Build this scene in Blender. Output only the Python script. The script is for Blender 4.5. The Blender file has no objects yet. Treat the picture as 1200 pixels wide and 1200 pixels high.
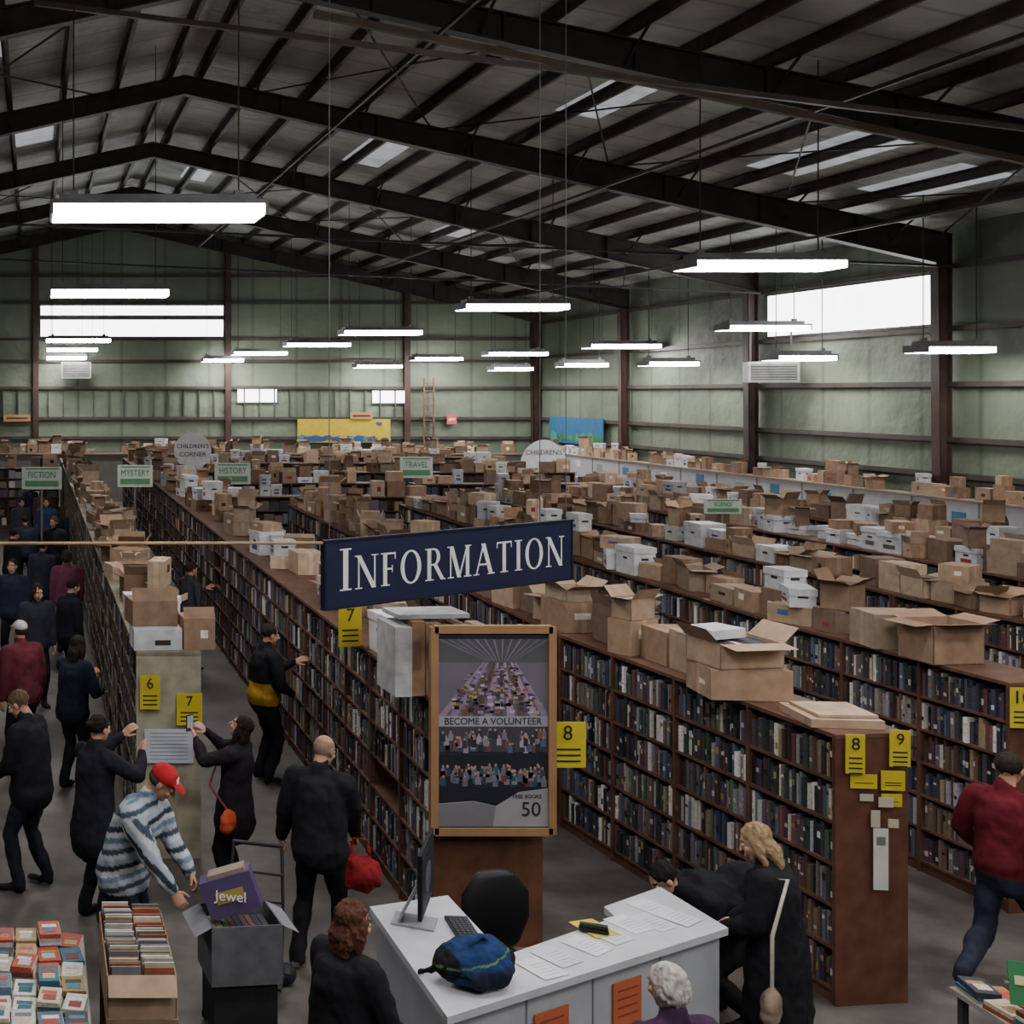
import bpy, math, random
import numpy as np
from mathutils import Vector, Matrix, noise
rnd = random.Random(7)
V = Vector
def lin(c):
    return c/12.92 if c <= 0.04045 else ((c+0.055)/1.055)**2.4
def C(h):
    h = h.lstrip('#')
    return tuple(lin(int(h[i:i+2], 16)/255) for i in (0, 2, 4))
def vary(c, a=0.15):
    k = 1+rnd.uniform(-a, a)
    return (c[0]*k, c[1]*k, c[2]*k)
COL = bpy.context.scene.collection
# ------------------------------------------------------------ materials
def new_mat(name):
    m = bpy.data.materials.new(name); m.use_nodes = True
    return m, m.node_tree.nodes, m.node_tree.links, m.node_tree.nodes['Principled BSDF']
def attr_mat(name, rough=0.7, nscale=20, namt=0.25, bump=0.1, metal=0.0, spec=0.3, bscale=None):
    m, n, l, b = new_mat(name)
    a = n.new('ShaderNodeAttribute'); a.attribute_name = 'Col'
    tc = n.new('ShaderNodeTexCoord')
    nz = n.new('ShaderNodeTexNoise'); nz.inputs['Scale'].default_value = nscale; nz.inputs['Detail'].default_value = 4
    l.new(tc.outputs['Object'], nz.inputs['Vector'])
    mr = n.new('ShaderNodeMapRange'); mr.inputs[1].default_value = 0.3; mr.inputs[2].default_value = 0.7
    mr.inputs[3].default_value = 1-namt; mr.inputs[4].default_value = 1+namt*0.5
    l.new(nz.outputs[0], mr.inputs[0])
    vm = n.new('ShaderNodeVectorMath'); vm.operation = 'SCALE'
    l.new(a.outputs['Color'], vm.inputs[0]); l.new(mr.outputs[0], vm.inputs['Scale'])
    l.new(vm.outputs[0], b.inputs['Base Color'])
    b.inputs['Roughness'].default_value = rough; b.inputs['Metallic'].default_value = metal
    b.inputs['Specular IOR Level'].default_value = spec
    if bump:
        bp = n.new('ShaderNodeBump'); bp.inputs['Strength'].default_value = bump; bp.inputs['Distance'].default_value = 0.02
        if bscale:
            nb = n.new('ShaderNodeTexNoise'); nb.inputs['Scale'].default_value = bscale
            l.new(tc.outputs['Object'], nb.inputs['Vector']); l.new(nb.outputs[0], bp.inputs['Height'])
        else:
            l.new(nz.outputs[0], bp.inputs['Height'])
        l.new(bp.outputs[0], b.inputs['Normal'])
    return m
def flat_mat(name, col, rough=0.6, metal=0, nscale=15, namt=0.15):
    m, n, l, b = new_mat(name)
    nz = n.new('ShaderNodeTexNoise'); nz.inputs['Scale'].default_value = nscale
    tc = n.new('ShaderNodeTexCoord'); l.new(tc.outputs['Object'], nz.inputs['Vector'])
    r = n.new('ShaderNodeValToRGB')
    r.color_ramp.elements[0].position = 0.3; r.color_ramp.elements[1].position = 0.7
    r.color_ramp.elements[0].color = tuple(c*(1-namt) for c in col)+(1,)
    r.color_ramp.elements[1].color = tuple(min(1, c*(1+namt)) for c in col)+(1,)
    l.new(nz.outputs[0], r.inputs[0]); l.new(r.outputs[0], b.inputs['Base Color'])
    b.inputs['Roughness'].default_value = rough; b.inputs['Metallic'].default_value = metal
    return m
def emit_mat(name, col, s, noise_amt=0.0, sc=1.0):
    m, n, l, b = new_mat(name)
    b.inputs['Base Color'].default_value = (0.6, 0.6, 0.6, 1)
    b.inputs['Emission Color'].default_value = (*col, 1); b.inputs['Emission Strength'].default_value = s
    if noise_amt:
        tc = n.new('ShaderNodeTexCoord'); nz = n.new('ShaderNodeTexNoise'); nz.inputs['Scale'].default_value = sc
        l.new(tc.outputs['Object'], nz.inputs['Vector'])
        mr = n.new('ShaderNodeMapRange'); mr.inputs[3].default_value = s*(1-noise_amt); mr.inputs[4].default_value = s*(1+noise_amt)
        l.new(nz.outputs[0], mr.inputs[0]); l.new(mr.outputs[0], b.inputs['Emission Strength'])
    return m
M_BOOK = attr_mat('book_covers', 0.55, 60, 0.3, 0.0)
M_CARD = attr_mat('cardboard', 0.85, 9, 0.22, 0.05)
M_WOOD = attr_mat('shelf_wood', 0.6, 6, 0.35, 0.05)
M_CLOTH = attr_mat('clothing_and_skin', 0.85, 14, 0.2, 0.35, spec=0.15)
M_PAINT = attr_mat('painted_surface', 0.5, 5, 0.12, 0.0)
M_STEEL = attr_mat('painted_steel', 0.55, 2.5, 0.35, 0.0)
M_LENS = emit_mat('fluorescent_lens', (1.0, 0.96, 0.925), 35.0)
M_WIN = emit_mat('translucent_window', (0.95, 0.96, 1.0), 7.0, 0.2, 1.5)
M_SKY = emit_mat('fibreglass_skylight', (0.85, 0.9, 1.0), 0.3, 0.8, 3)
M_SKY.cycles.emission_sampling = 'NONE'
M_WHITE_TXT = flat_mat('lettering_white', C('#e4e4e8'))
M_BLACK_TXT = flat_mat('lettering_black', C('#151515'))
M_GREEN_TXT = flat_mat('lettering_green', C('#2f6b45'))

# ------------------------------------------------------------ mesh builder
class MB:
    def __init__(s): s.v = []; s.f = []; s.c = []; s.m = []
    def box(s, cx, cy, cz, sx, sy, sz, col, rz=0.0, R=None, m=0, skip=()):
        hx, hy, hz = sx/2, sy/2, sz/2
        o = len(s.v)
        if R is not None:
            for dx, dy, dz in ((-hx,-hy,-hz),(hx,-hy,-hz),(hx,hy,-hz),(-hx,hy,-hz),(-hx,-hy,hz),(hx,-hy,hz),(hx,hy,hz),(-hx,hy,hz)):
                p = R @ V((dx, dy, dz)); s.v.append((cx+p.x, cy+p.y, cz+p.z))
        else:
            ca, sa = (math.cos(rz), math.sin(rz)) if rz else (1.0, 0.0)
            for dx, dy in ((-hx,-hy),(hx,-hy),(hx,hy),(-hx,hy)):
                s.v.append((cx+dx*ca-dy*sa, cy+dx*sa+dy*ca, cz-hz))
            for dx, dy in ((-hx,-hy),(hx,-hy),(hx,hy),(-hx,hy)):
                s.v.append((cx+dx*ca-dy*sa, cy+dx*sa+dy*ca, cz+hz))
        for i, f in enumerate(((0,3,2,1),(4,5,6,7),(0,1,5,4),(1,2,6,5),(2,3,7,6),(3,0,4,7))):
            if i in skip: continue
            s.f.append(tuple(o+k for k in f)); s.c.append(col); s.m.append(m)
    def b2(s, x0, x1, y0, y1, z0, z1, col, m=0):
        s.box((x0+x1)/2, (y0+y1)/2, (z0+z1)/2, abs(x1-x0), abs(y1-y0), abs(z1-z0), col, m=m)
    def poly(s, pts, col, m=0):
        o = len(s.v); s.v += [tuple(p) for p in pts]
        s.f.append(tuple(range(o, o+len(pts)))); s.c.append(col); s.m.append(m)
    def prism(s, pts, z0, z1, col, m=0):
        n = len(pts); o = len(s.v)
        s.v += [(p[0], p[1], z0) for p in pts]+[(p[0], p[1], z1) for p in pts]
        s.f.append(tuple(o+i for i in reversed(range(n)))); s.f.append(tuple(o+n+i for i in range(n)))
        s.c += [col]*2; s.m += [m]*2
        for i in range(n):
            j = (i+1) % n
            s.f.append((o+i, o+j, o+n+j, o+n+i)); s.c.append(col); s.m.append(m)
    def beam(s, a, b, w, h, col, m=0):
        a = V(a); b = V(b); d = b-a; L = d.length
        if L < 1e-6: return
        y = d/L; up = V((0,0,1)) if abs(y.z) < 0.95 else V((1,0,0))
        x = y.cross(up).normalized(); z = x.cross(y)
        R = Matrix((x, y, z)).transposed(); c = (a+b)/2
        s.box(c.x, c.y, c.z, w, L, h, col, R=R, m=m)
    def tube(s, pts, rx, ry, side, n=14, col=(1,1,1), m=0, cap=True):
        pts = [V(p) for p in pts]; N = len(pts)
        if not hasattr(rx, '__len__'): rx = [rx]*N
        if not hasattr(ry, '__len__'): ry = [ry]*N
        rings = []
        for i, p in enumerate(pts):
            t = (pts[min(i+1, N-1)]-pts[max(i-1, 0)]).normalized()
            sd = V(side); sd = sd-t*sd.dot(t)
            if sd.length < 1e-4:
                sd = V((0,1,0))-t*t.y
            sd.normalize(); b = t.cross(sd)
            rings.append((p, t, sd, b, rx[i], ry[i]))
        full = []
        if cap:
            p, t, sd, b, a, c = rings[0]; r = min(a, c)
            for an in (80, 55, 28):
                an = math.radians(an); full.append((p-t*r*math.sin(an), sd, b, a*math.cos(an), c*math.cos(an)))
        for p, t, sd, b, a, c in rings: full.append((p, sd, b, a, c))
        if cap:
            p, t, sd, b, a, c = rings[-1]; r = min(a, c)
            for an in (28, 55, 80):
                an = math.radians(an); full.append((p+t*r*math.sin(an), sd, b, a*math.cos(an), c*math.cos(an)))
        o = len(s.v)
        for p, sd, b, a, c in full:
            for k in range(n):
                an = 2*math.pi*k/n
                q = p+sd*a*math.cos(an)+b*c*math.sin(an); s.v.append(tuple(q))
        R = len(full)
        for i in range(R-1):
            for k in range(n):
                k2 = (k+1) % n
                s.f.append((o+i*n+k, o+i*n+k2, o+(i+1)*n+k2, o+(i+1)*n+k)); s.c.append(col); s.m.append(m)
        s.f.append(tuple(o+k for k in reversed(range(n)))); s.c.append(col); s.m.append(m)
        s.f.append(tuple(o+(R-1)*n+k for k in range(n))); s.c.append(col); s.m.append(m)
    def ell(s, c, r, col=(1,1,1), m=0, nu=16, nv=10, M=None):
        o = len(s.v)
        for i in range(1, nv):
            th = math.pi*i/nv
            for k in range(nu):
                ph = 2*math.pi*k/nu
                p = V((r[0]*math.sin(th)*math.cos(ph), r[1]*math.sin(th)*math.sin(ph), r[2]*math.cos(th)))
                if M is not None: p = M @ p
                s.v.append((c[0]+p.x, c[1]+p.y, c[2]+p.z))
        for sg in (1, -1):
            p = V((0, 0, sg*r[2]))
            if M is not None: p = M @ p
            s.v.append((c[0]+p.x, c[1]+p.y, c[2]+p.z))
        T = len(s.v)-2; B = T+1
        for i in range(nv-2):
            for k in range(nu):
                k2 = (k+1) % nu
                s.f.append((o+i*nu+k, o+(i+1)*nu+k, o+(i+1)*nu+k2, o+i*nu+k2)); s.c.append(col); s.m.append(m)
        for k in range(nu):
            k2 = (k+1) % nu
            s.f.append((T, o+k, o+k2)); s.c.append(col); s.m.append(m)
            s.f.append((B, o+(nv-2)*nu+k2, o+(nv-2)*nu+k)); s.c.append(col); s.m.append(m)
    def mesh(s, name, mats):
        me = bpy.data.meshes.new(name); me.from_pydata(s.v, [], s.f)
        for mt in mats: me.materials.append(mt)
        if len(mats) > 1: me.polygons.foreach_set('material_index', s.m)
        cnt = np.array([len(f) for f in s.f])
        cc = np.ones((len(s.f), 4), dtype=np.float32); cc[:, :3] = np.array(s.c)
        at = me.color_attributes.new('Col', 'FLOAT_COLOR', 'CORNER')
        at.data.foreach_set('color', np.repeat(cc, cnt, axis=0).ravel())
        me.update(); return me
    def build(s, name, mats, parent=None, smooth=False, loc=None, rz=0):
        if not isinstance(mats, (list, tuple)): mats = [mats]
        me = s.mesh(name, mats)
        if smooth: me.shade_smooth()
        ob = bpy.data.objects.new(name, me); COL.objects.link(ob)
        if loc: ob.location = loc
        ob.rotation_euler[2] = rz
        if parent: ob.parent = parent
        return ob
def empty(name, loc=(0,0,0)):
    e = bpy.data.objects.new(name, None); e.location = loc; COL.objects.link(e); e.empty_display_size = 0.1
    return e
def text(body, loc, yaw, size, mat, parent=None, sx=1.0, name='lettering', tilt=90):
    cu = bpy.data.curves.new(name, 'FONT'); cu.body = body; cu.size = size; cu.align_x = 'CENTER'; cu.align_y = 'CENTER'
    cu.extrude = 0.001; cu.materials.append(mat); cu.resolution_u = 3
    ob = bpy.data.objects.new(name, cu); ob.location = loc; ob.rotation_euler = (math.radians(tilt), 0, yaw); ob.scale = (sx, 1, 1)
    COL.objects.link(ob)
    if parent:
        ob.parent = parent; ob.matrix_parent_inverse = parent.matrix_basis.inverted()
    return ob

# ------------------------------------------------------------ camera
cam = bpy.data.cameras.new('camera'); co = bpy.data.objects.new('camera', cam); COL.objects.link(co)
co.location = (0, 0, 4.4); co.rotation_euler = (math.radians(90), 0, 0)
cam.sensor_width = 36; cam.lens = 43.2; cam.shift_x = 560/1200; cam.shift_y = -140/1200; cam.clip_end = 200
bpy.context.scene.camera = co

# ------------------------------------------------------------ room shell
XR, XL, YB, YF, RX = 20.8, -14.0, 50.6, -2.6, 3.4
def deck(x): return 11.8-0.207*abs(x-RX)
m, n, l, b = new_mat('concrete_floor')
tc = n.new('ShaderNodeTexCoord'); nz = n.new('ShaderNodeTexNoise'); nz.inputs['Scale'].default_value = 1.3; nz.inputs['Detail'].default_value = 10; nz.inputs['Roughness'].default_value = 0.65
l.new(tc.outputs['Object'], nz.inputs['Vector'])
rp = n.new('ShaderNodeValToRGB'); rp.color_ramp.elements[0].position = 0.36; rp.color_ramp.elements[1].position = 0.66
rp.color_ramp.elements[0].color = (*C('#393533'), 1); rp.color_ramp.elements[1].color = (*C('#625c59'), 1)
l.new(nz.outputs[0], rp.inputs[0]); l.new(rp.outputs[0], b.inputs['Base Color'])
b.inputs['Roughness'].default_value = 0.5; M_FLOOR = m
mb = MB(); mb.b2(XL, XR, YF, YB, -0.2, 0, (1,1,1)); mb.build('floor', M_FLOOR)
def wall_mat(name, c0, c1, axis, seam):
    m, n, l, b = new_mat(name)
    tc = n.new('ShaderNodeTexCoord'); nz = n.new('ShaderNodeTexNoise'); nz.inputs['Scale'].default_value = 0.6; nz.inputs['Detail'].default_value = 6
    l.new(tc.outputs['Object'], nz.inputs['Vector'])
    rp = n.new('ShaderNodeValToRGB'); rp.color_ramp.elements[0].position = 0.3; rp.color_ramp.elements[1].position = 0.7
    rp.color_ramp.elements[0].color = (*c0, 1); rp.color_ramp.elements[1].color = (*c1, 1)
    l.new(nz.outputs[0], rp.inputs[0])
    sp = n.new('ShaderNodeSeparateXYZ'); l.new(tc.outputs['Object'], sp.inputs[0])
    d = n.new('ShaderNodeMath'); d.operation = 'DIVIDE'; d.inputs[1].default_value = seam; l.new(sp.outputs[axis], d.inputs[0])
    fr = n.new('ShaderNodeMath'); fr.operation = 'PINGPONG'; fr.inputs[1].default_value = 0.5; l.new(d.outputs[0], fr.inputs[0])
    lt = n.new('ShaderNodeMapRange'); lt.inputs[1].default_value = 0.0; lt.inputs[2].default_value = 0.06; lt.inputs[3].default_value = 0.6; lt.inputs[4].default_value = 1.0
    l.new(fr.outputs[0], lt.inputs[0])
    vm = n.new('ShaderNodeVectorMath'); vm.operation = 'SCALE'; l.new(rp.outputs[0], vm.inputs[0]); l.new(lt.outputs[0], vm.inputs['Scale'])
    l.new(vm.outputs[0], b.inputs['Base Color']); b.inputs['Roughness'].default_value = 0.6
    bp = n.new('ShaderNodeBump'); bp.inputs['Strength'].default_value = 0.6; bp.inputs['Distance'].default_value = 0.1
    n2 = n.new('ShaderNodeTexNoise'); n2.inputs['Scale'].default_value = 2.2; l.new(tc.outputs['Object'], n2.inputs['Vector'])
    l.new(n2.outputs[0], bp.inputs['Height']); l.new(bp.outputs[0], b.inputs['Normal'])
    return m
WG0, WG1 = C('#5d6859'), C('#717c6b')
M_WALLX = wall_mat('wall_insulation_a', WG0, WG1, 0, 1.8)
M_WALLY = wall_mat('wall_insulation_b', WG0, WG1, 1, 1.8)
M_ROOF = wall_mat('roof_insulation', C('#8a8f8a'), C('#c6cac6'), 1, 1.25)
for nm, yy, th in (('wall_back', YB, 0.2), ('wall_front', YF, -0.2)):
    mb = MB(); pts = [(XL,0),(XR,0),(XR,deck(XR)),(RX,deck(RX)),(XL,deck(XL))]
    a = [(p[0], yy, p[1]) for p in pts]; c = [(p[0], yy+th, p[1]) for p in pts]
    mb.poly(a, (1,1,1)); mb.poly(c[::-1], (1,1,1))
    for i in range(5):
        j = (i+1) % 5; mb.poly([a[i], a[j], c[j], c[i]], (1,1,1))
    mb.build(nm, M_WALLX)
mb = MB(); mb.b2(XR, XR+0.2, YF, YB, 0, deck(XR), (1,1,1)); mb.build('wall_right', M_WALLY)
mb = MB(); mb.b2(XL-0.2, XL, YF, YB, 0, deck(XL), (1,1,1)); mb.build('wall_left', M_WALLY)
mb = MB()
for x0, x1 in ((XL-0.2, RX), (RX, XR+0.2)):
    p = [(x0, YF, deck(x0)), (x1, YF, deck(x1)), (x1, YB, deck(x1)), (x0, YB, deck(x0))]
    q = [(a, b_, c_+0.15) for a, b_, c_ in p]
    mb.poly(p[::-1], (1,1,1)); mb.poly(q, (1,1,1))
    for i in range(4):
        j = (i+1) % 4; mb.poly([p[i], p[j], q[j], q[i]], (1,1,1))
mb.build('ceiling', M_ROOF)

# steel structure
ST = C('#332f2e'); ST2 = C('#423a38'); MAROON = C('#43312e')
mb = MB()
frames = [YB-0.25, 42.8, 35.2, 27.8, 20.3, 12.7, 5.1, -2.3]
def ibeam(a, b, d0, d1, w, col, yv):
    t = 0.03
    def P(x, z, dy): return (x, yv+dy, z)
    for dy in (-0.012, 0.012):
        q = [P(a[0], a[1], dy), P(b[0], b[1], dy), P(b[0], b[1]-d1, dy), P(a[0], a[1]-d0, dy)]
        mb.poly(q if dy < 0 else q[::-1], col)
    for off0, off1 in ((0, 0), (-d0, -d1)):
        z0, z1 = a[1]+off0, b[1]+off1
        q = [P(a[0], z0-t, -w/2), P(b[0], z1-t, -w/2), P(b[0], z1-t, w/2), P(a[0], z0-t, w/2)]
        r = [(x, y, z+t) for x, y, z in q]
        mb.poly(q, col); mb.poly(r[::-1], col)
        for i in range(4):
            j = (i+1) % 4; mb.poly([q[i], r[i], r[j], q[j]], col)
    for k in range(1, 8):
        f = k/8; x = a[0]+(b[0]-a[0])*f; z = a[1]+(b[1]-a[1])*f; d = d0+(d1-d0)*f
        mb.b2(x-0.01, x+0.01, yv-w/2, yv+w/2, z-d, z, col)
for fy in frames:
    zt = lambda x: deck(x)-0.24
    for xe in (XR-0.1, XL+0.1):
        ibeam((xe, zt(xe)), (RX, zt(RX)), 0.7, 0.4, 0.24, ST, fy)
        s = -1 if xe > 0 else 1
        mb.b2(xe+s*0.02, xe+s*0.05, fy-0.13, fy+0.13, 0, zt(xe), MAROON)
        a = [(xe+s*0.26, fy-0.13, 0), (xe+s*0.26, fy+0.13, 0), (xe+s*0.32, fy+0.13, zt(xe)-0.75), (xe+s*0.32, fy-0.13, zt(xe)-0.75)]
        if s < 0: a = a[::-1]
        mb.poly(a, MAROON); mb.poly([(p[0]+s*0.02, p[1], p[2]) for p in a][::-1], MAROON)
        mb.poly([(xe, fy, 0), (xe+s*0.26, fy, 0), (xe+s*0.32, fy, zt(xe)-0.7), (xe, fy, zt(xe)-0.2)], MAROON)
for x in (-7.8, 0.07, 7.96, 15.3):
    mb.b2(x-0.12, x+0.12, YB-0.03, YB-0.01, 0, deck(x)-0.3, MAROON); mb.b2(x-0.015, x+0.015, YB-0.24, YB-0.02, 0, deck(x)-0.3, MAROON)
    mb.b2(x-0.12, x+0.12, YB-0.26, YB-0.24, 0, deck(x)-0.3, MAROON)
mb.build('steel_portal_frames', M_STEEL)
mb = MB()
for side in (1, -1):
    k = 0
    xe = XR if side > 0 else XL
    x = RX+side*0.35
    while (x < xe-0.3) if side > 0 else (x > xe+0.3):
        z = deck(x)
        mb.b2(x-0.012, x+0.012, YF, YB-0.02, z-0.2, z-0.01, ST2)
        mb.b2(x-0.075, x, YF, YB-0.02, z-0.03, z-0.012, ST2)
        mb.b2(x, x+0.075, YF, YB-0.02, z-0.215, z-0.195, ST2)
        if k % 2 == 1:
            for fy in frames:
                for dy in (-0.9, 0.9):
                    if YF < fy+dy < YB: mb.beam((x, fy+dy, z-0.2), (x, fy+0.02*dy, z-0.68), 0.05, 0.02, ST)
        x += side*1.2; k += 1
mb.build('roof_purlins', M_STEEL)
mb = MB()
for z in (2.55, 3.35, 4.6, 5.85, 7.25):
    mb.b2(XR-0.16, XR-0.01, YF, YB-0.3, z-0.02, z+0.02, ST2); mb.b2(XR-0.17, XR-0.15, YF, YB-0.3, z-0.07, z+0.05, ST2)
    mb.b2(XL+0.01, XL+0.16, YF, YB-0.3, z-0.02, z+0.02, ST2)
for z in (2.55, 3.35, 4.6, 5.7, 6.6, 8.1, 9.2):
    hw = min(XR, RX+(11.5-z)/0.207)
    mb.b2(max(XL, 2*RX-hw), hw-0.2, YB-0.16, YB-0.01, z-0.02, z+0.02, ST2); mb.b2(max(XL, 2*RX-hw), hw-0.2, YB-0.17, YB-0.15, z-0.07, z+0.05, ST2)
x = -5
while x < 15:
    mb.b2(x-0.025, x+0.025, YB-0.12, YB-0.02, 3.35, 4.6, C('#4b4f48')); x += 0.62
mb.build('wall_girts', M_STEEL)
mb = MB()
TAN = C('#665549')
mb.beam((RX+1, 19.3, 10.35), (XR-0.2, 19.3, 10.35-0.207*(XR-0.2-RX-1)), 0.11, 0.11, TAN)
mb.beam((0, 16.4, 9.6), (XR-0.3, 16.4, 7.0), 0.07, 0.07, ST2)
for x in (6.5, 12.5, 17.5):
    mb.beam((x, 2, deck(x)-1.0), (x, 49, deck(x)-1.0), 0.06, 0.06, ST)
for i in range(len(frames)-1):
    if i % 2 == 1:
        a, c = frames[i], frames[i+1]
        for x0, x1 in ((5, 9), (9, 13), (13, 17), (17, 20.5), (1.5, -3)):
            mb.beam((x0, a, deck(x0)-0.3), (x1, c, deck(x1)-0.3), 0.03, 0.03, ST)
            mb.beam((x1, a, deck(x1)-0.3), (x0, c, deck(x0)-0.3), 0.03, 0.03, ST)
for yv in (27.3, 34.7):
    mb.beam((-4, yv, 8.3), (XR-0.3, yv, 7.2), 0.05, 0.05, ST)
mb.build('ceiling_pipes_and_bracing', M_STEEL)
SKL = ((15.4, 16.5, 23.0, 26.6), (17.8, 18.9, 23.6, 26.6), (8.4, 9.4, 30.6, 33.6), (13.2, 14.2, 36.6, 41), (5.9, 6.9, 14, 16.5), (10.8, 11.7, 22.5, 25.5), (-0.5, 0.5, 29, 33), (4.8, 5.6, 36.5, 40.5), (-1.4, -0.6, 21.5, 24))
for i, (x0, x1, y0, y1) in enumerate(SKL):
    mb = MB(); mb.poly([(x0, y0, deck(x0)-0.008), (x0, y1, deck(x0)-0.008), (x1, y1, deck(x1)-0.008), (x1, y0, deck(x1)-0.008)], (1,1,1))
    mb.build('skylight_%d' % (i+1), M_SKY)
def framed_window(name, axis, a0, a1, z0, z1, mull):
    mb = MB()
    fc = C('#55564f')
    if axis == 'y':
        x = XR-0.012
        mb.b2(x-0.02, x+0.01, a0, a1, z0, z1, (1,1,1), m=1)
        for z in (z0, z1): mb.b2(x-0.06, x+0.01, a0-0.05, a1+0.05, z-0.03, z+0.03, fc)
        for k in range(mull+1):
            a = a0+(a1-a0)*k/mull; mb.b2(x-0.035, x+0.01, a-0.02, a+0.02, z0, z1, fc)
    else:
        y = YB-0.012
        mb.b2(a0, a1, y-0.02, y+0.01, z0, z1, (1,1,1), m=1)
        for z in (z0, z1): mb.b2(a0-0.05, a1+0.05, y-0.06, y+0.01, z-0.03, z+0.03, fc)
        for k in range(mull+1):
            a = a0+(a1-a0)*k/mull; mb.b2(a-0.02, a+0.02, y-0.035, y+0.01, z0, z1, fc)
    mb.build(name, [M_PAINT, M_WIN])
framed_window('window_1', 'y', 28.0, 34.8, 5.95, 7.15, 1)
framed_window('window_2', 'x', 0.25, 7.8, 6.68, 7.42, 1)
framed_window('window_3', 'x', 0.25, 7.8, 7.55, 8.0, 1)
framed_window('window_4', 'x', 8.35, 10.0, 3.98, 4.65, 1)
framed_window('window_5', 'x', 13.9, 15.45, 3.95, 4.5, 1)

# ------------------------------------------------------------ fluorescent fixtures
def fixture(x, y, z, L):
    mb = MB(); hc = C('#6d6e70'); W = 0.7
    mb.box(0, 0, -0.06, L, W, 0.12, (1,1,1), m=1, skip=(1,))
    mb.b2(-L/2-0.03, L/2+0.03, -W/2-0.03, W/2+0.03, 0.0, 0.05, hc)
    mb.b2(-L/2*0.94, L/2*0.94, -W/2*0.6, W/2*0.6, 0.05, 0.13, hc)
    for s in (-1, 1):
        mb.b2(s*L/2, s*(L/2+0.035), -W/2-0.02, W/2+0.02, -0.11, 0.02, hc)
        zz = deck(x+s*L*0.4)-z-0.05
        mb.b2(s*L*0.4-0.008, s*L*0.4+0.008, -0.008, 0.008, 0.1, zz, ST)
        mb.b2(s*L*0.4-0.05, s*L*0.4+0.05, -0.05, 0.05, 0.12, 0.2, hc)
    mb.build('fluorescent_ceiling_light', [M_STEEL, M_LENS], loc=(x, y, z))
for f in ((1.39,14.0,6.5,2.35),(11.8,20.0,6.52,2.4),(1.55,25.4,6.5,2.4),(11.2,28.8,6.45,2.4),(10.7,38,6.3,2.4),
          (19.4,40.6,5.98,2.3),(19.2,32.4,6.15,2.1),(19.3,25.9,5.35,1.4),(19.3,31.0,5.32,1.45),(19.2,37.2,5.32,1.5),(18.9,42.4,5.4,1.5),
          (18,46,5.9,2.2),(18.6,48,5.37,1.5),(10.7,46.5,6.26,2.4),(8.9,48.6,6.0,2.1),(16.1,49.2,5.8,1.9),(7.6,49.6,5.75,1.6),
          (13.8,49.4,5.5,1.8),(1.65,46,6.4,2.4),(1.5,48.6,6.15,2.0),(1.3,49.7,5.85,1.6),(20.0,21.9,6.2,1.0),
          (2.5,2.5,6.6,2.4),(8.5,4.5,6.6,2.4),(-4.5,8,6.6,2.4),(-5,20,6.6,2.4),(14.5,9.5,7.6,2.4),(-5,34,6.6,2.4),(6.3,8.6,7.4,2.4),  # rest of list: out-of-view fixtures, added mainly to light the foreground
          (1.8,6.5,7.0,2.4),(10.8,7.0,7.1,2.4),(6.5,12.0,8.9,2.4),(5.5,0.5,6.6,2.4)):
    fixture(*f)

# ------------------------------------------------------------ shelves and books
def mute(c, f=0.38):
    g = (c[0]+c[1]+c[2])/3
    return (c[0]*(1-f)+g*f*1.03, c[1]*(1-f)+g*f*0.97, c[2]*(1-f)+g*f*1.02)
PAL = [mute(C(h)) for h in ('#2f3850','#44282e','#632f33','#2c443c','#77746c','#8f897f','#b5b1a8','#23242c','#4c3a30','#6a543e','#46587a','#7a4440','#c9c6c0','#55555e','#303e60','#34343a','#74604a','#48604e','#9090a0','#d6d3cd','#553a4c','#98804c','#2d2d34','#3a3a44','#54687e','#6c5a70','#4a4454','#3c3844')]
def fill_books(mb, px, py, dx, dy, nx, ny, L, z0, hmax, wlo, whi, off, label=False):
    t = 0.01; rz = math.atan2(dy, dx)
    base = rnd.choice(PAL)
    while t < L-wlo:
        w = min(rnd.uniform(wlo, whi), L-t)
        if rnd.random() < 0.03: t += w; continue
        if rnd.random() < 0.2: base = rnd.choice(PAL)
        c = base if rnd.random() < 0.35 else rnd.choice(PAL)
        h = hmax*rnd.uniform(0.68, 0.96); d = rnd.uniform(0.15, 0.2); o = off-rnd.uniform(0, 0.035)
        cx = px+dx*(t+w/2)+nx*(o-d/2); cy = py+dy*(t+w/2)+ny*(o-d/2)
        c = vary(c, 0.25)
        mb.box(cx, cy, z0+h/2, w*0.95, d, h, c, rz=rz, skip=(0,))
        if label and rnd.random() < 0.55:
            lc = vary(rnd.choice((C('#b8b2a4'), C('#94804c'), C('#bcbcbc'), C('#202020'))), 0.1)
            hh = h*rnd.uniform(0.08, 0.25); zz = z0+h*rnd.uniform(0.25, 0.8)
            mb.box(px+dx*(t+w/2)+nx*(o+0.001), py+dy*(t+w/2)+ny*(o+0.001), zz, w*0.7, 0.004, hh, lc, rz=rz)
        t += w
BROWN = C('#5c4034')
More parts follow.
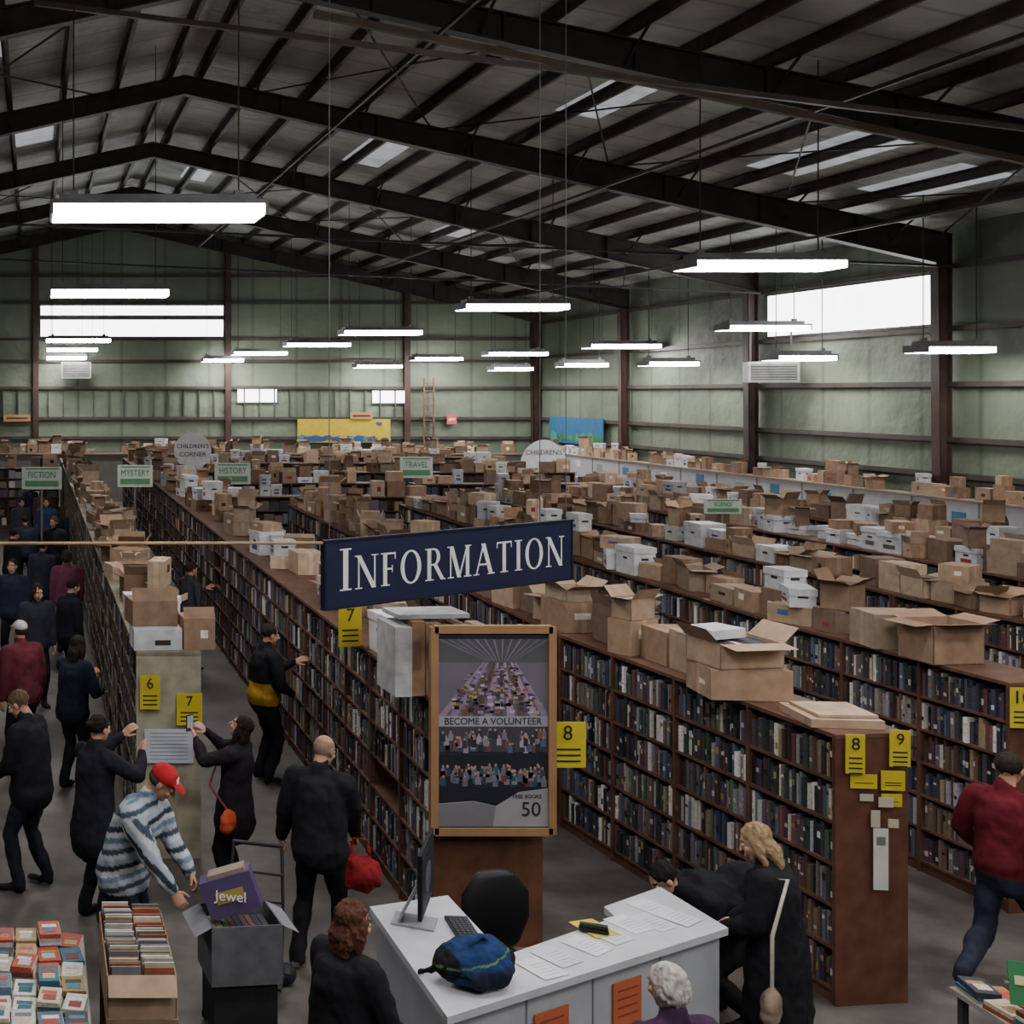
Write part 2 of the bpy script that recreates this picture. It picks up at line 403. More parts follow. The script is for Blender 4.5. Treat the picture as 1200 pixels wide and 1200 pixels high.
def shelf_row(pts, W, H=1.95, wood=BROWN, end=None, levels=6, sides=(1, -1)):
    e = empty('bookshelf', (pts[0][0], pts[0][1], 0))
    fr = MB(); bk = MB(); end = end or wood
    ox, oy = pts[0]
    for si in range(len(pts)-1):
        ax, ay = pts[si]; bx, by = pts[si+1]
        L = math.hypot(bx-ax, by-ay); dx, dy = (bx-ax)/L, (by-ay)/L; nx, ny = dy, -dx
        rz = math.atan2(dy, dx)
        mx, my = (ax+bx)/2-ox, (ay+by)/2-oy
        Lb = L-0.03
        fr.box(mx, my, H-0.015, L+0.01, W+0.01, 0.03, wood, rz=rz)
        fr.box(mx, my, 0.05, Lb, W-0.04, 0.1, wood, rz=rz)
        fr.box(mx, my, H/2, Lb, 0.015, H-0.06, wood, rz=rz)
        gap = (H-0.14)/levels
        for k in range(levels):
            fr.box(mx, my, 0.1+k*gap, Lb, W-0.01, 0.022, wood, rz=rz)
        ns = max(1, round(L/0.91)); sw = L/ns
        for k in range(ns+1):
            t = k*sw; c = end if (k == 0 and si == 0) else wood
            th = 0.03
            if k == 0: t += 0.015
            if k == ns: t -= 0.015
            fr.box(ax-ox+dx*t, ay-oy+dy*t, (H-0.03)/2, th, W+(0.01 if k == 0 else 0), H-0.032, c, rz=rz)
        for k in range(ns):
            yc = ay+dy*(k+0.5)*sw
            if yc < 16: wl, wh = 0.018, 0.045
            elif yc < 26: wl, wh = 0.03, 0.07
            else: wl, wh = 0.06, 0.14
            for sgn in sides:
                if sgn > 0: wl2, wh2 = wl*2, wh*2
                else: wl2, wh2 = wl, wh
                for lv in range(levels):
                    if rnd.random() < 0.02: continue
                    fill_books(bk, ax-ox+dx*(k*sw+0.02), ay-oy+dy*(k*sw+0.02), dx, dy, nx*sgn, ny*sgn, sw-0.04, 0.111+lv*gap, gap-0.03, wl2, wh2, W/2-0.01, label=(yc < 14 and sgn < 0))
    fr.build('frame', M_WOOD, parent=e); bk.build('books', M_BOOK, parent=e)
    return e
CB = [C(h) for h in ('#9f846e','#8f7460','#a78e78','#806856','#93816f','#ab947e','#755f53')]
WB = [C(h) for h in ('#c6c7cc','#b8bac0','#d2d2d4','#a9aab0')]
def carton(mb, x, y, z, sx, sy, sz, rz, kind, col, near=False):
    ca, sa = math.cos(rz), math.sin(rz)
    def P(a, b_, c_): return (x+a*ca-b_*sa, y+a*sa+b_*ca, z+c_)
    def bx(a, b_, c_, u, v, w, cc):
        p = P(a, b_, c_); mb.box(p[0], p[1], p[2], u, v, w, cc, rz=rz)
    if kind == 'open':
        t = 0.008
        bx(0, 0, t/2, sx, sy, t, col)
        for s in (-1, 1):
            bx(s*(sx/2-t/2), 0, sz/2, t, sy, sz, col); bx(0, s*(sy/2-t/2), sz/2, sx, t, sz, col)
        for s in (-1, 1):
            a = rnd.uniform(0.2, 1.7); fl = sy*0.42
            q = [P(-sx/2, s*sy/2, sz), P(sx/2, s*sy/2, sz), P(sx/2*0.97, s*(sy/2+fl*math.sin(a)), sz+fl*math.cos(a)), P(-sx/2*0.97, s*(sy/2+fl*math.sin(a)), sz+fl*math.cos(a))]
            mb.poly(q, vary(col, 0.1))
            a = rnd.uniform(0.2, 1.7)
            q = [P(s*sx/2, -sy/2, sz), P(s*sx/2, sy/2, sz), P(s*(sx/2+fl*math.sin(a)), sy/2*0.97, sz+fl*math.cos(a)), P(s*(sx/2+fl*math.sin(a)), -sy/2*0.97, sz+fl*math.cos(a))]
            mb.poly(q, vary(col, 0.1))
        if rnd.random() < 0.6:
            u = -sx/2+0.03
            while u < sx/2-0.05:
                w = rnd.uniform(0.02, 0.05); bx(u+w/2, 0, sz*0.45, w*0.9, sy*0.85, sz*0.85, vary(rnd.choice(PAL))); u += w
    elif kind == 'banker':
        bx(0, 0, sz/2, sx, sy, sz, col); bx(0, 0, sz-0.035, sx+0.02, sy+0.02, 0.075, vary(col, 0.06))
        bx(0, 0, sz*0.58, 0.1, sy+0.004, 0.03, C('#303030')); bx(0, 0, sz*0.58, sx+0.004, 0.1, 0.03, C('#303030'))
        if rnd.random() < 0.5: bx(0, 0, sz*0.3, sx*0.5, sy+0.005, sz*0.2, rnd.choice((C('#3c5a8c'), C('#8c3c3c'), C('#555555'))))
    else:
        bx(0, 0, sz/2, sx, sy, sz, col)
        lt = tuple(min(1, c*1.3) for c in col)
        bx(0, 0, sz/2+0.001, sx+0.003, 0.055, sz+0.003, lt)
        if rnd.random() < 0.6:
            cc = rnd.choice((C('#3a2c22'), C('#d8d4cc'), C('#d8d4cc'), C('#8c3a34'), C('#45618c'))); q = rnd.random()
            if q < 0.6: bx(rnd.uniform(-0.2, 0.2)*sx, 0, sz*rnd.uniform(0.35, 0.65), sx*rnd.uniform(0.2, 0.4), sy+0.004, sz*rnd.uniform(0.15, 0.35), cc)
            else: bx(0, rnd.uniform(-0.15, 0.15)*sy, sz*rnd.uniform(0.35, 0.65), sx+0.004, sy*rnd.uniform(0.2, 0.45), sz*rnd.uniform(0.15, 0.35), cc)
        if rnd.random() < 0.3:
            q = [P(-sx/2, -sy/2, sz+0.002), P(sx/2, -sy/2, sz+0.002), P(sx/2, -sy*0.35, sz+sy*0.3), P(-sx/2, -sy*0.35, sz+sy*0.3)]
            mb.poly(q, vary(col, 0.1))
def pile(pts, z, W, dens=0.9, white=0.3, two=0.25, start=0.15):
    mb = MB(); ox, oy = pts[0]
    for si in range(len(pts)-1):
        ax, ay = pts[si]; bx, by = pts[si+1]
        L = math.hypot(bx-ax, by-ay); dx, dy = (bx-ax)/L, (by-ay)/L; nx, ny = dy, -dx; rz0 = math.atan2(dy, dx)
        t = start if si == 0 else 0.0
        run = rnd.random() < white
        while t < L-0.3:
            a = rnd.uniform(0.24, 0.52)
            if rnd.random() > dens: t += a*rnd.uniform(0.5, 2.0); continue
            s2 = rnd.uniform(0.22, min(0.46, W*0.85)); h = rnd.uniform(0.14, 0.38)
            if rnd.random() < 0.5: run = rnd.random() < white
            r = rnd.random()
            if run: kind, col = 'banker', vary(rnd.choice(WB), 0.12)
            elif r < 0.3: kind, col = 'open', vary(rnd.choice(CB), 0.15)
            else: kind, col = 'closed', vary(rnd.choice(CB), 0.25)
            o = rnd.uniform(-0.5, 0.5)*max(0, W-s2)
            x = ax+dx*(t+a/2)+nx*o-ox; y = ay+dy*(t+a/2)+ny*o-oy
            carton(mb, x, y, 0, a*0.96, s2, h, rz0+rnd.gauss(0, 0.16), kind, col)
            if kind != 'open' and rnd.random() < two:
                k2 = rnd.random()
                h2 = rnd.uniform(0.1, 0.32)
                carton(mb, x, y, h+0.003, a*0.85, s2*0.85, h2, rz0+rnd.uniform(-0.6, 0.6), 'banker' if k2 < white else ('open' if k2 < 0.65 else 'closed'), vary(rnd.choice(WB if k2 < white else CB), 0.2))
            t += a+rnd.uniform(0, 0.08)
    return mb.build('cardboard_box_pile', M_CARD, loc=(ox, oy, z))
CREAM = C('#98927f')
rowA = [(1.27, 11.6), (1.27, 46)]
rowB = [(3.6, 9.75), (3.6, 20), (3.75, 46)]
rowC = [(6.02, 8.83), (5.6, 12.5), (5.85, 27.0)]
rowD = [(8.52, 10.4), (8.22, 13.2), (8.3, 27.0)]
rowE = [(11.0, 11.2), (10.75, 15), (10.75, 29)]
rowF = [(13.3, 12.5), (13.1, 30)]
rowG = [(15.6, 14), (15.4, 32)]
rowH = [(17.8, 16), (17.6, 46)]
shelf_row(rowA, 0.6, wood=C('#7d7566'), end=CREAM)
shelf_row(rowB, 0.86, end=C('#5e3c2c'))
shelf_row(rowC, 0.56, end=C('#5a382d'))
shelf_row(rowD, 0.58, end=C('#5a382d'))
for r in (rowE, rowF, rowG): shelf_row(r, 0.58)
shelf_row(rowH, 0.58, H=1.3, levels=4)
pile(rowA, 1.952, 0.6, 0.97, 0.1, 0.45, start=0.75)
pile([(3.6, 11.2), (3.6, 20), (3.75, 46)], 1.952, 0.8, 0.92, 0.28, 0.45)
pile([(5.85, 10.3), (5.6, 12.5), (5.85, 27)], 1.952, 0.5, 0.97, 0.15, 0.6)
pile([(8.3, 12.3), (8.22, 13.2), (8.3, 27)], 1.952, 0.5, 0.97, 0.3, 0.55)
pile(rowE, 1.952, 0.5, 0.96, 0.36, 0.5); pile(rowF, 1.952, 0.5, 0.95, 0.36, 0.45)
pile(rowG, 1.952, 0.5, 0.88, 0.28, 0.15); pile(rowH, 1.302, 0.5, 0.8, 0.3, 0.3)
pile([(3.38, 16.2), (3.4, 20), (3.5, 30)], 2.33, 0.4, 0.25, 0.3, 0.0)
for xa, xb, y in ((5.2, 9.6, 29.2), (10.2, 16.6, 33.2), (5.2, 9.6, 33.5), (5.2, 16.6, 38.0), (5.2, 16.4, 42.8), (5.5, 16.6, 46.8)):
    shelf_row([(xa, y), (xb, y)], 0.56); pile([(xa, y), (xb, y)], 1.952, 0.5, 0.75, 0.3, 0.15)
WHT = C('#a6a8ac')
mb = MB(); mb.b2(20.0, 20.2, 18, 49.0, 0, 2.06, WHT); mb.b2(19.95, 20.35, 18, 49.0, 2.06, 2.1, C('#8d7c6c'))
for k in range(14):
    y = 20+k*2.1+rnd.uniform(-0.4, 0.4); z = 1.65+rnd.uniform(-0.1, 0.05)
    mb.b2(19.985, 20.0, y, y+0.4, z, z+0.25, rnd.choice((C('#3f6c8c'), C('#3f6c8c'), C('#c9c9cc'), C('#8a8a8e'))))
for k in range(16):
    y = 18+k*2; mb.b2(19.98, 20.0, y-0.02, y+0.02, 0, 2.05, C('#7a7a7c'))
mb.build('perimeter_partition', M_PAINT)
pile([(20.18, 18.3), (20.18, 48.6)], 2.102, 0.32, 0.8, 0.2, 0.3)
mb = MB(); mb.b2(-3, 19.8, 49.6, 49.75, 0, 1.93, C('#6a6763')); mb.b2(-3, 19.8, 49.4, 50.0, 1.9, 1.95, C('#7d6c5c'))
for k in range(11):
    x = -2+k*2; mb.b2(x-0.02, x+0.02, 49.58, 49.6, 0, 1.9, C('#4a4a4c'))
mb.build('perimeter_partition', M_PAINT)
pile([(-1.5, 49.7), (19.3, 49.7)], 1.952, 0.45, 0.85, 0.12, 0.45)
# cross shelves closing the far end of the left aisle
shelf_row([(-2.5, 40.0), (0.8, 40.0)], 0.5); pile([(-2.5, 40), (0.8, 40)], 1.952, 0.45, 0.8, 0.2, 0.3)

# ------------------------------------------------------------ near special boxes
def single_box(name, x, y, z, sx, sy, sz, rz, kind, col):
    mb = MB(); carton(mb, 0, 0, 0, sx, sy, sz, rz, kind, col); return mb.build(name, M_CARD, loc=(x, y, z))
single_box('cardboard_box', 1.17, 11.85, 1.952, 0.46, 0.36, 0.2, 0.05, 'closed', WB[1])
single_box('cardboard_box', 1.14, 12.0, 2.156, 0.44, 0.4, 0.24, 0.12, 'closed', CB[3])
single_box('cardboard_box', 1.56, 11.85, 1.952, 0.3, 0.34, 0.3, 0.08, 'closed', CB[1])
single_box('cardboard_box', 5.72, 9.98, 1.953, 0.62, 0.46, 0.24, -0.1, 'closed', CB[0])
single_box('cardboard_box', 5.70, 10.0, 2.196, 0.55, 0.42, 0.2, 0.12, 'open', CB[2])
single_box('white_storage_box', 5.60, 10.12, 2.40, 0.34, 0.26, 0.07, 0.35, 'banker', WB[1])
single_box('cardboard_box', 8.3, 11.25, 1.953, 0.5, 0.4, 0.36, 0.1, 'open', CB[1])
single_box('cardboard_box', 8.28, 11.9, 1.953, 0.5, 0.42, 0.33, -0.1, 'closed', CB[4])
mb = MB()
for i, (c, t, h) in enumerate(((C('#b9b9bc'), 0.17, 0.56), (C('#9a7a60'), 0.13, 0.6), (CB[0], 0.15, 0.58), (C('#8c3c34'), 0.08, 0.55), (CB[2], 0.13, 0.55), (C('#8c4038'), 0.07, 0.5), (CB[5], 0.12, 0.5))):
    mb.box(-0.4+i*0.13, 0.03*i, h/2, t*0.82, 0.44, h, c, rz=0.05); mb.box(-0.4+i*0.13, 0.03*i-0.222, h*0.55, t*0.5, 0.003, h*0.4, vary(c, 0.4), rz=0.05)
mb.box(-0.12, 0.08, 0.625, 0.6, 0.36, 0.035, C('#b4b6ba'), rz=0.1)
mb.build('upright_cartons', M_CARD, loc=(3.36, 10.1, 1.952))
mb = MB(); mb.box(0, 0, 0.03, 0.5, 0.5, 0.06, CB[2], rz=1.45); mb.box(0.02, 0, 0.075, 0.4, 0.42, 0.02, CB[5], rz=1.5); mb.build('flattened_cartons', M_CARD, loc=(5.96, 9.2, 1.952))

# ------------------------------------------------------------ signs
NAVY = C('#181e38')
sa_ = math.atan2(1.5, 2.46); SL = math.hypot(1.5, 2.46); sc = ((2.12+4.58)/2, 9.75)
sign = MB(); sign.box(0, 0, 0, SL, 0.03, 0.5, NAVY)
for s in (-1, 1):
    sign.box(0, 0, s*0.25, SL+0.02, 0.045, 0.015, C('#11162a')); sign.box(s*SL/2, 0, 0, 0.015, 0.045, 0.5, C('#11162a'))
def letters(mb, word, x0, z0, hcap, hsm, sx, yoff, col):
    TK, TN, SR = 0.15, 0.055, 0.035
    def rect(ax, az, bx, bz): return [(ax, az), (bx, az), (bx, bz), (ax, bz)]
    def diag(x1, z1, x2, z2, w): return [(x1-w/2, z1), (x1+w/2, z1), (x2+w/2, z2), (x2-w/2, z2)]
    def serif(x, z, w=0.3): return rect(x-w/2, z, x+w/2, z+SR) if z < 0.5 else rect(x-w/2, z-SR, x+w/2, z)
    def ring(cx, cz, ox, oz, ix, iz, a0=0, a1=360, n=24):
        out = []
        for k in range(n):
            a = math.radians(a0+(a1-a0)*k/n); b_ = math.radians(a0+(a1-a0)*(k+1)/n)
            out.append([(cx+ix*math.cos(a), cz+iz*math.sin(a)), (cx+ox*math.cos(a), cz+oz*math.sin(a)), (cx+ox*math.cos(b_), cz+oz*math.sin(b_)), (cx+ix*math.cos(b_), cz+iz*math.sin(b_))])
        return out
    G = {
     'I': (0.36, [rect(0.18-TK/2, 0, 0.18+TK/2, 1), serif(0.18, 0, 0.34), serif(0.18, 1, 0.34)]),
     'N': (0.86, [rect(0.12, 0, 0.12+TN, 1), rect(0.72, 0, 0.72+TN, 1), diag(0.72, 0, 0.14, 1, 0.17), serif(0.14, 0, 0.26), serif(0.75, 1, 0.26), serif(0.1, 1, 0.2)]),
     'F': (0.66, [rect(0.12, 0, 0.12+TK, 1), rect(0.12, 1-TN, 0.6, 1), rect(0.12, 0.48, 0.48, 0.48+TN), rect(0.56, 0.8, 0.6, 1), rect(0.45, 0.4, 0.48, 0.62), serif(0.2, 0, 0.34), serif(0.12, 1, 0.2)]),
     'O': (0.9, ring(0.45, 0.5, 0.41, 0.52, 0.26, 0.47)),
     'R': (0.84, [rect(0.12, 0, 0.12+TK, 1), rect(0.2, 1-TN, 0.4, 1), rect(0.2, 0.46, 0.4, 0.46+TN), diag(0.74, 0, 0.42, 0.5, 0.16), serif(0.2, 0, 0.34), serif(0.12, 1, 0.2), serif(0.77, 0, 0.18)]+ring(0.38, 0.73, 0.26, 0.27, 0.12, 0.215, -90, 90, 12)),
     'M': (1.04, [rect(0.12, 0, 0.12+TN, 1), rect(0.78, 0, 0.78+TK, 1), diag(0.5, 0, 0.18, 1, 0.16), diag(0.5, 0, 0.84, 1, 0.06), serif(0.15, 0, 0.26), serif(0.86, 0, 0.32), serif(0.1, 1, 0.2), serif(0.88, 1, 0.28)]),
     'A': (0.86, [diag(0.1, 0, 0.42, 1, 0.06), diag(0.74, 0, 0.4, 1, 0.17), rect(0.2, 0.3, 0.62, 0.3+TN), serif(0.1, 0, 0.26), serif(0.74, 0, 0.32)]),
     'T': (0.74, [rect(0.37-TK/2, 0, 0.37+TK/2, 1), rect(0.04, 1-TN, 0.7, 1), rect(0.04, 0.8, 0.075, 1), rect(0.665, 0.8, 0.7, 1), serif(0.37, 0, 0.34)]),
    }
    x = x0; i = 0
    for ch in word:
        h = hcap if i == 0 else hsm; w, ps = G[ch]
        for q, p in enumerate(ps):
            mb.poly([(x+a*h*sx, yoff-0.0002*(q % 7), z0+b_*h) for a, b_ in p], col)
        x += (w+0.09)*h*sx; i += 1
    return x
tmp = MB(); wd = letters(tmp, 'INFORMATION', 0, 0, 0.31, 0.25, 1.0, 0, (1,1,1))
sxx = (SL*0.92)/wd
letters(sign, 'INFORMATION', -SL*0.45, -0.125, 0.31, 0.25, sxx, -0.018, C('#c8c8ce'))
so = sign.build('information_sign', M_PAINT, loc=(sc[0], sc[1], 3.06), rz=sa_)
mb = MB()
for s in (-0.48, 0.48, 0.36):
    mb.box(s*SL, 0, 0.25+3.7, 0.005, 0.005, 7.4, C('#555555'))
hw = mb.build('hanging_wires', M_STEEL, parent=so)
mb = MB(); mb.tube([(-2.6, 8.95, 3.3), (2.1, 8.98, 3.3)], 0.012, 0.012, (0,0,1), 8, C('#9c7f5c')); mb.build('wooden_pole', M_WOOD)

# volunteer board (end of row B)
FR = C('#8a6a4c')
vb = MB()
vb.b2(-0.46, 0.46, -0.01, 0.01, 0, 1.57, C('#30303a'))
for s in (-1, 1): vb.b2(s*0.46-0.03, s*0.46+0.03, -0.04, 0.02, -0.02, 1.6, FR)
vb.b2(-0.46, 0.46, -0.04, 0.02, 1.55, 1.61, FR); vb.b2(-0.46, 0.46, -0.04, 0.02, -0.03, 0.03, FR)
vb.b2(-0.43, 0.43, -0.016, -0.01, 0.9, 1.5, C('#5f5868'))
vb.poly([(-0.43, -0.0165, 1.32), (0.43, -0.0165, 1.32), (0.43, -0.0165, 1.5), (-0.43, -0.0165, 1.5)], C('#4a4a50'))
for k in range(13):
    a = -0.42+k*0.07
    vb.poly([(a, -0.0175, 1.5), (a+0.016, -0.0175, 1.5), (a*0.25+0.056, -0.0175, 1.33), (a*0.25+0.05, -0.0175, 1.33)], vary(C('#6f6a74'), 0.15))
for k in range(10):
    a = -0.43+k*0.09; w = 0.06
    vb.poly([(a, -0.018, 0.9), (a+w, -0.018, 0.9), (a*0.3+w*0.3+0.05, -0.018, 1.32), (a*0.3+0.05, -0.018, 1.32)], vary(rnd.choice((C('#7c7090'), C('#4a4656'), C('#8c7488'), C('#5e4840'))), 0.2))
for k in range(220):
    z = rnd.uniform(0.93, 1.29); f = 1-(z-0.9)/0.4*0.6; x = rnd.uniform(-0.41, 0.41)*f+0.02
    vb.box(x, -0.0195-0.0001*(k % 5), z, 0.045*f, 0.002, 0.025*f, vary(rnd.choice((C('#7c7090'), C('#a08fa8'), C('#2f2c3a'), C('#4c3e4c'), C('#7c5448'), C('#3a3a54'), C('#8c7f60'))), 0.25))
vb.b2(-0.43, 0.43, -0.018, -0.01, 0.82, 0.9, C('#8a8a94'))
vb.b2(-0.43, 0.43, -0.018, -0.01, 0.62, 0.82, C('#3c3a42'))
vb.b2(-0.43, 0.43, -0.017, -0.01, 0.22, 0.6, C('#1e2029'))
def little_people(n_, z0, z1, sc_, cols):
    for k in range(n_):
        x = rnd.uniform(-0.4, 0.4); z = rnd.uniform(z0, z1); c = vary(rnd.choice(cols), 0.25); y = -0.0195-0.0001*(k % 9)
        vb.poly([(x-0.02*sc_, y, z-0.05*sc_), (x+0.02*sc_, y, z-0.05*sc_), (x+0.018*sc_, y, z), (x+0.008*sc_, y, z+0.012*sc_), (x-0.008*sc_, y, z+0.012*sc_), (x-0.018*sc_, y, z)], c)
        vb.poly([(x+0.009*sc_*math.cos(a*1.047), y-0.0003, z+0.02*sc_+0.011*sc_*math.sin(a*1.047)) for a in range(6)], vary(C('#94786a'), 0.2))
little_people(80, 0.40, 0.50, 1.1, (C('#54566a'), C('#303848'), C('#6a666c'), C('#5c3438'), C('#2c4a5c')))
little_people(60, 0.66, 0.78, 1.0, (C('#6a6874'), C('#2c2c36'), C('#83808a'), C('#6a4448'), C('#44506a')))
vb.poly([(-0.43, -0.0215, 0.04), (0.43, -0.0215, 0.04), (0.43, -0.0215, 0.34), (0.2, -0.0215, 0.31), (0.02, -0.0215, 0.2), (-0.15, -0.0215, 0.24), (-0.43, -0.0215, 0.22)], C('#86848a'))
vb.poly([(-0.43, -0.022, 0.04), (0.0, -0.022, 0.04), (0.02, -0.022, 0.195), (-0.15, -0.022, 0.235), (-0.43, -0.022, 0.215)], C('#6a686f'))
vo = vb.build('volunteer_poster_board', M_PAINT, loc=(3.585, 9.62, 0.97))
text('BECOME A VOLUNTEER', (3.585, 9.60, 0.97+0.86), 0, 0.075, M_BLACK_TXT, vo, 0.95)
text('50', (3.88, 9.596, 1.14), 0, 0.16, M_BLACK_TXT, vo)
text('FREE BOOKS', (3.85, 9.596, 1.245), 0, 0.04, M_BLACK_TXT, vo)
YEL = C('#b3a32e')
def ysign(x, y, z, w, h, yaw, num, lines=3):
    mb = MB(); mb.box(0, 0, 0, w, 0.008, h, YEL, rz=0)
    for k in range(lines):
        mb.box(0, -0.006, -h*0.1-k*h*0.13, w*0.7, 0.002, h*0.04, C('#2b2a1a'))
    ob = mb.build('aisle_number_sign', M_PAINT, loc=(x, y, z), rz=yaw)
    d = V((math.sin(yaw)*0.01, -math.cos(yaw)*0.01, 0))
    if num: text(num, (x+d.x, y+d.y, z+h*0.25), yaw, h*0.45, M_BLACK_TXT, ob)
ysign(1.09, 11.56, 1.58, 0.19, 0.32, 0, '6'); ysign(1.46, 11.56, 1.42, 0.24, 0.3, 0, '7')
mb = MB(); mb.b2(-0.23, 0.23, -0.003, 0.003, -0.16, 0.16, C('#b4b8c4'))
for k in range(8): mb.b2(-0.18, 0.18, -0.005, 0, 0.12-k*0.035, 0.125-k*0.035, C('#777a88'))
mb.build('paper_notice', M_PAINT, loc=(1.27, 11.575, 1.07))
ysign(4.21, 9.7, 1.62, 0.29, 0.36, 0, '8')
ysign(3.06, 11.9, 2.14, 0.24, 0.4, 0.2, '7')
ysign(5.86, 8.77, 1.82, 0.13, 0.28, -0.1, '8', 4); ysign(6.2, 8.8, 1.85, 0.14, 0.26, -0.1, '9', 4)
ysign(5.93, 8.785, 1.62, 0.18, 0.1, -0.1, '', 1); ysign(6.15, 8.8, 1.62, 0.16, 0.14, -0.1, '', 2); ysign(6.14, 8.8, 1.48, 0.14, 0.09, -0.1, '', 1)
mb = MB(); mb.b2(-0.05, 0.05, -0.003, 0.003, -0.22, 0.22, C('#b9b9b4')); mb.b2(-0.03, 0.03, -0.005, 0, 0.1, 0.16, C('#666666')); mb.build('paper_notice', M_PAINT, loc=(6.06, 8.795, 1.06), rz=-0.1)
mb = MB()
for dx, dz, w, h in ((-0.08, 0.2, 0.09, 0.05), (0.05, 0.17, 0.1, 0.07), (-0.02, 0.05, 0.06, 0.12), (0.1, 0.02, 0.07, 0.06)): mb.b2(dx-w/2, dx+w/2, -0.003, 0.003, dz-h/2, dz+h/2, C('#a8a090'))
mb.build('paper_labels', M_PAINT, loc=(6.04, 8.79, 1.3), rz=-0.1)
ysign(8.3, 10.33, 1.75, 0.18, 0.34, -0.1, '10')
def post_sign(x, y, z, w, h, txt, kind):
    mb = MB(); mb.b2(-0.02, 0.02, 0.0, 0.04, -z, -h/2+0.05, C('#6d6258'))
    mb.b2(-0.2, 0.2, -0.15, 0.19, -z, -z+0.03, C('#6d6258'))
    if kind == 'round':
        n = 24; pts = [(w/2*math.cos(2*math.pi*k/n), w/2*math.sin(2*math.pi*k/n)) for k in range(n)]
        mb.poly([(p[0], -0.015, p[1]) for p in pts], C('#dcdee2')); mb.poly([(p[0], 0.0, p[1]) for p in pts][::-1], C('#b9bcc4'))
        mb.b2(-w*0.28, w*0.28, -0.012, 0, -w*0.75, -w*0.35, C('#d2d4da'))
    elif kind == 'arch':
        n = 16; pts = [(w/2*math.cos(math.pi*k/n), h*math.sin(math.pi*k/n)-h/2) for k in range(n+1)]
        mb.poly([(p[0], -0.015, p[1]) for p in pts], C('#dcdee2')); mb.poly([(p[0], 0.0, p[1]) for p in pts][::-1], C('#b9bcc4'))
    else:
        mb.b2(-w/2, w/2, -0.015, 0, -h/2, h/2, C('#a6b2a8')); mb.b2(-w*0.42, w*0.42, -0.02, -0.01, -h*0.38, -h*0.12, C('#4f7a5c'))
        mb.b2(-w*0.42, w*0.42, -0.02, -0.01, h*0.38, h*0.44, C('#4f7a5c'))
    ob = mb.build('section_sign', M_PAINT, loc=(x, y, z))
    if kind == 'rect': text(txt, (x, y-0.025, z+h*0.13), 0, h*0.4, M_GREEN_TXT, ob, 0.8)
    elif kind == 'round':
        text("CHILDREN'S", (x, y-0.025, z+w*0.12), 0, w*0.16, M_BLACK_TXT, ob); text("CORNER", (x, y-0.025, z-w*0.1), 0, w*0.18, M_BLACK_TXT, ob)
    else: text("CHILDREN'S", (x, y-0.025, z+h*0.05), 0, w*0.14, M_BLACK_TXT, ob)
post_sign(4.9, 38, 2.6, 1.15, 1.15, '', 'round'); post_sign(17.0, 41, 2.35, 1.6, 0.95, '', 'arch')
post_sign(0.15, 24, 2.73, 0.78, 0.44, 'FICTION', 'rect'); post_sign(2.3, 28, 2.5, 0.8, 0.5, 'MYSTERY', 'rect')
post_sign(4.65, 28.8, 2.5, 0.84, 0.5, 'HISTORY', 'rect'); post_sign(9.95, 32, 2.45, 0.85, 0.55, 'TRAVEL', 'rect'); post_sign(12.1, 21.6, 2.4, 0.66, 0.26, 'SCIENCE', 'rect')
mb = MB(); mb.b2(-1.9, 1.9, 0, 0.03, -0.48, 0.48, C('#b5a12c'))
for k in range(14):
    x = -1.7+k*0.26; r = rnd.uniform(0.1, 0.2); zc = rnd.choice((-0.32, -0.28, 0.3)) if k % 4 == 0 else -0.33
    pts = [(x+r*1.3*math.cos(a*0.6283), -0.01-0.0005*k, zc+r*0.7*math.sin(a*0.6283)+rnd.uniform(-0.03, 0.03)) for a in range(10)]
    mb.poly(pts, rnd.choice((C('#2f4c80'), C('#2f4c80'), C('#3a4a7c'), C('#3f7a8c'))))
mb.build('yellow_mural_banner', M_PAINT, loc=(12.7, 50.36, 2.83))
mb = MB(); mb.b2(-0.03, 0, -2.3, 2.3, -0.5, 0.5, C('#2f6288'))
for k in range(16):
    y = -2.1+k*0.27; r = rnd.uniform(0.1, 0.25)
    mb.poly([(-0.04-0.0005*k, y+r*math.cos(a*0.785), -0.26+r*math.sin(a*0.785)) for a in range(8)], rnd.choice((C('#3a7a4c'), C('#45886c'), C('#3c6c50'))))
mb.build('blue_mural_banner', M_PAINT, loc=(20.58, 46.7, 2.95))
for x, z, w in ((13.4, 3.45, 0.9), (-0.7, 3.35, 1.1)):
    mb = MB(); mb.b2(-w/2, w/2, 0, 0.03, -0.14, 0.14, C('#a5805c')); mb.b2(-w*0.4, w*0.4, -0.01, 0, -0.04, 0.04, C('#5a3a2c')); mb.build('wall_plaque', M_PAINT, loc=(x, 50.3, z))
mb = MB(); mb.b2(-0.2, 0.2, 0, 0.03, -0.2, 0.2, C('#c8505c')); mb.b2(-0.14, 0.14, -0.01, 0, -0.05, 0.05, C('#e0c0c4')); mb.build('fire_safety_sign', M_PAINT, loc=(17.1, 50.3, 3.3))
mb = MB()
for s in (-0.2, 0.2): mb.b2(s-0.025, s+0.025, -0.04, 0.04, 0, 5.0, C('#6c4f42'))
for k in range(16): mb.b2(-0.2, 0.2, -0.02, 0.02, 0.25+k*0.3, 0.29+k*0.3, C('#6c4f42'))
mb.build('wall_ladder', M_STEEL, loc=(16.15, 50.28, 0))
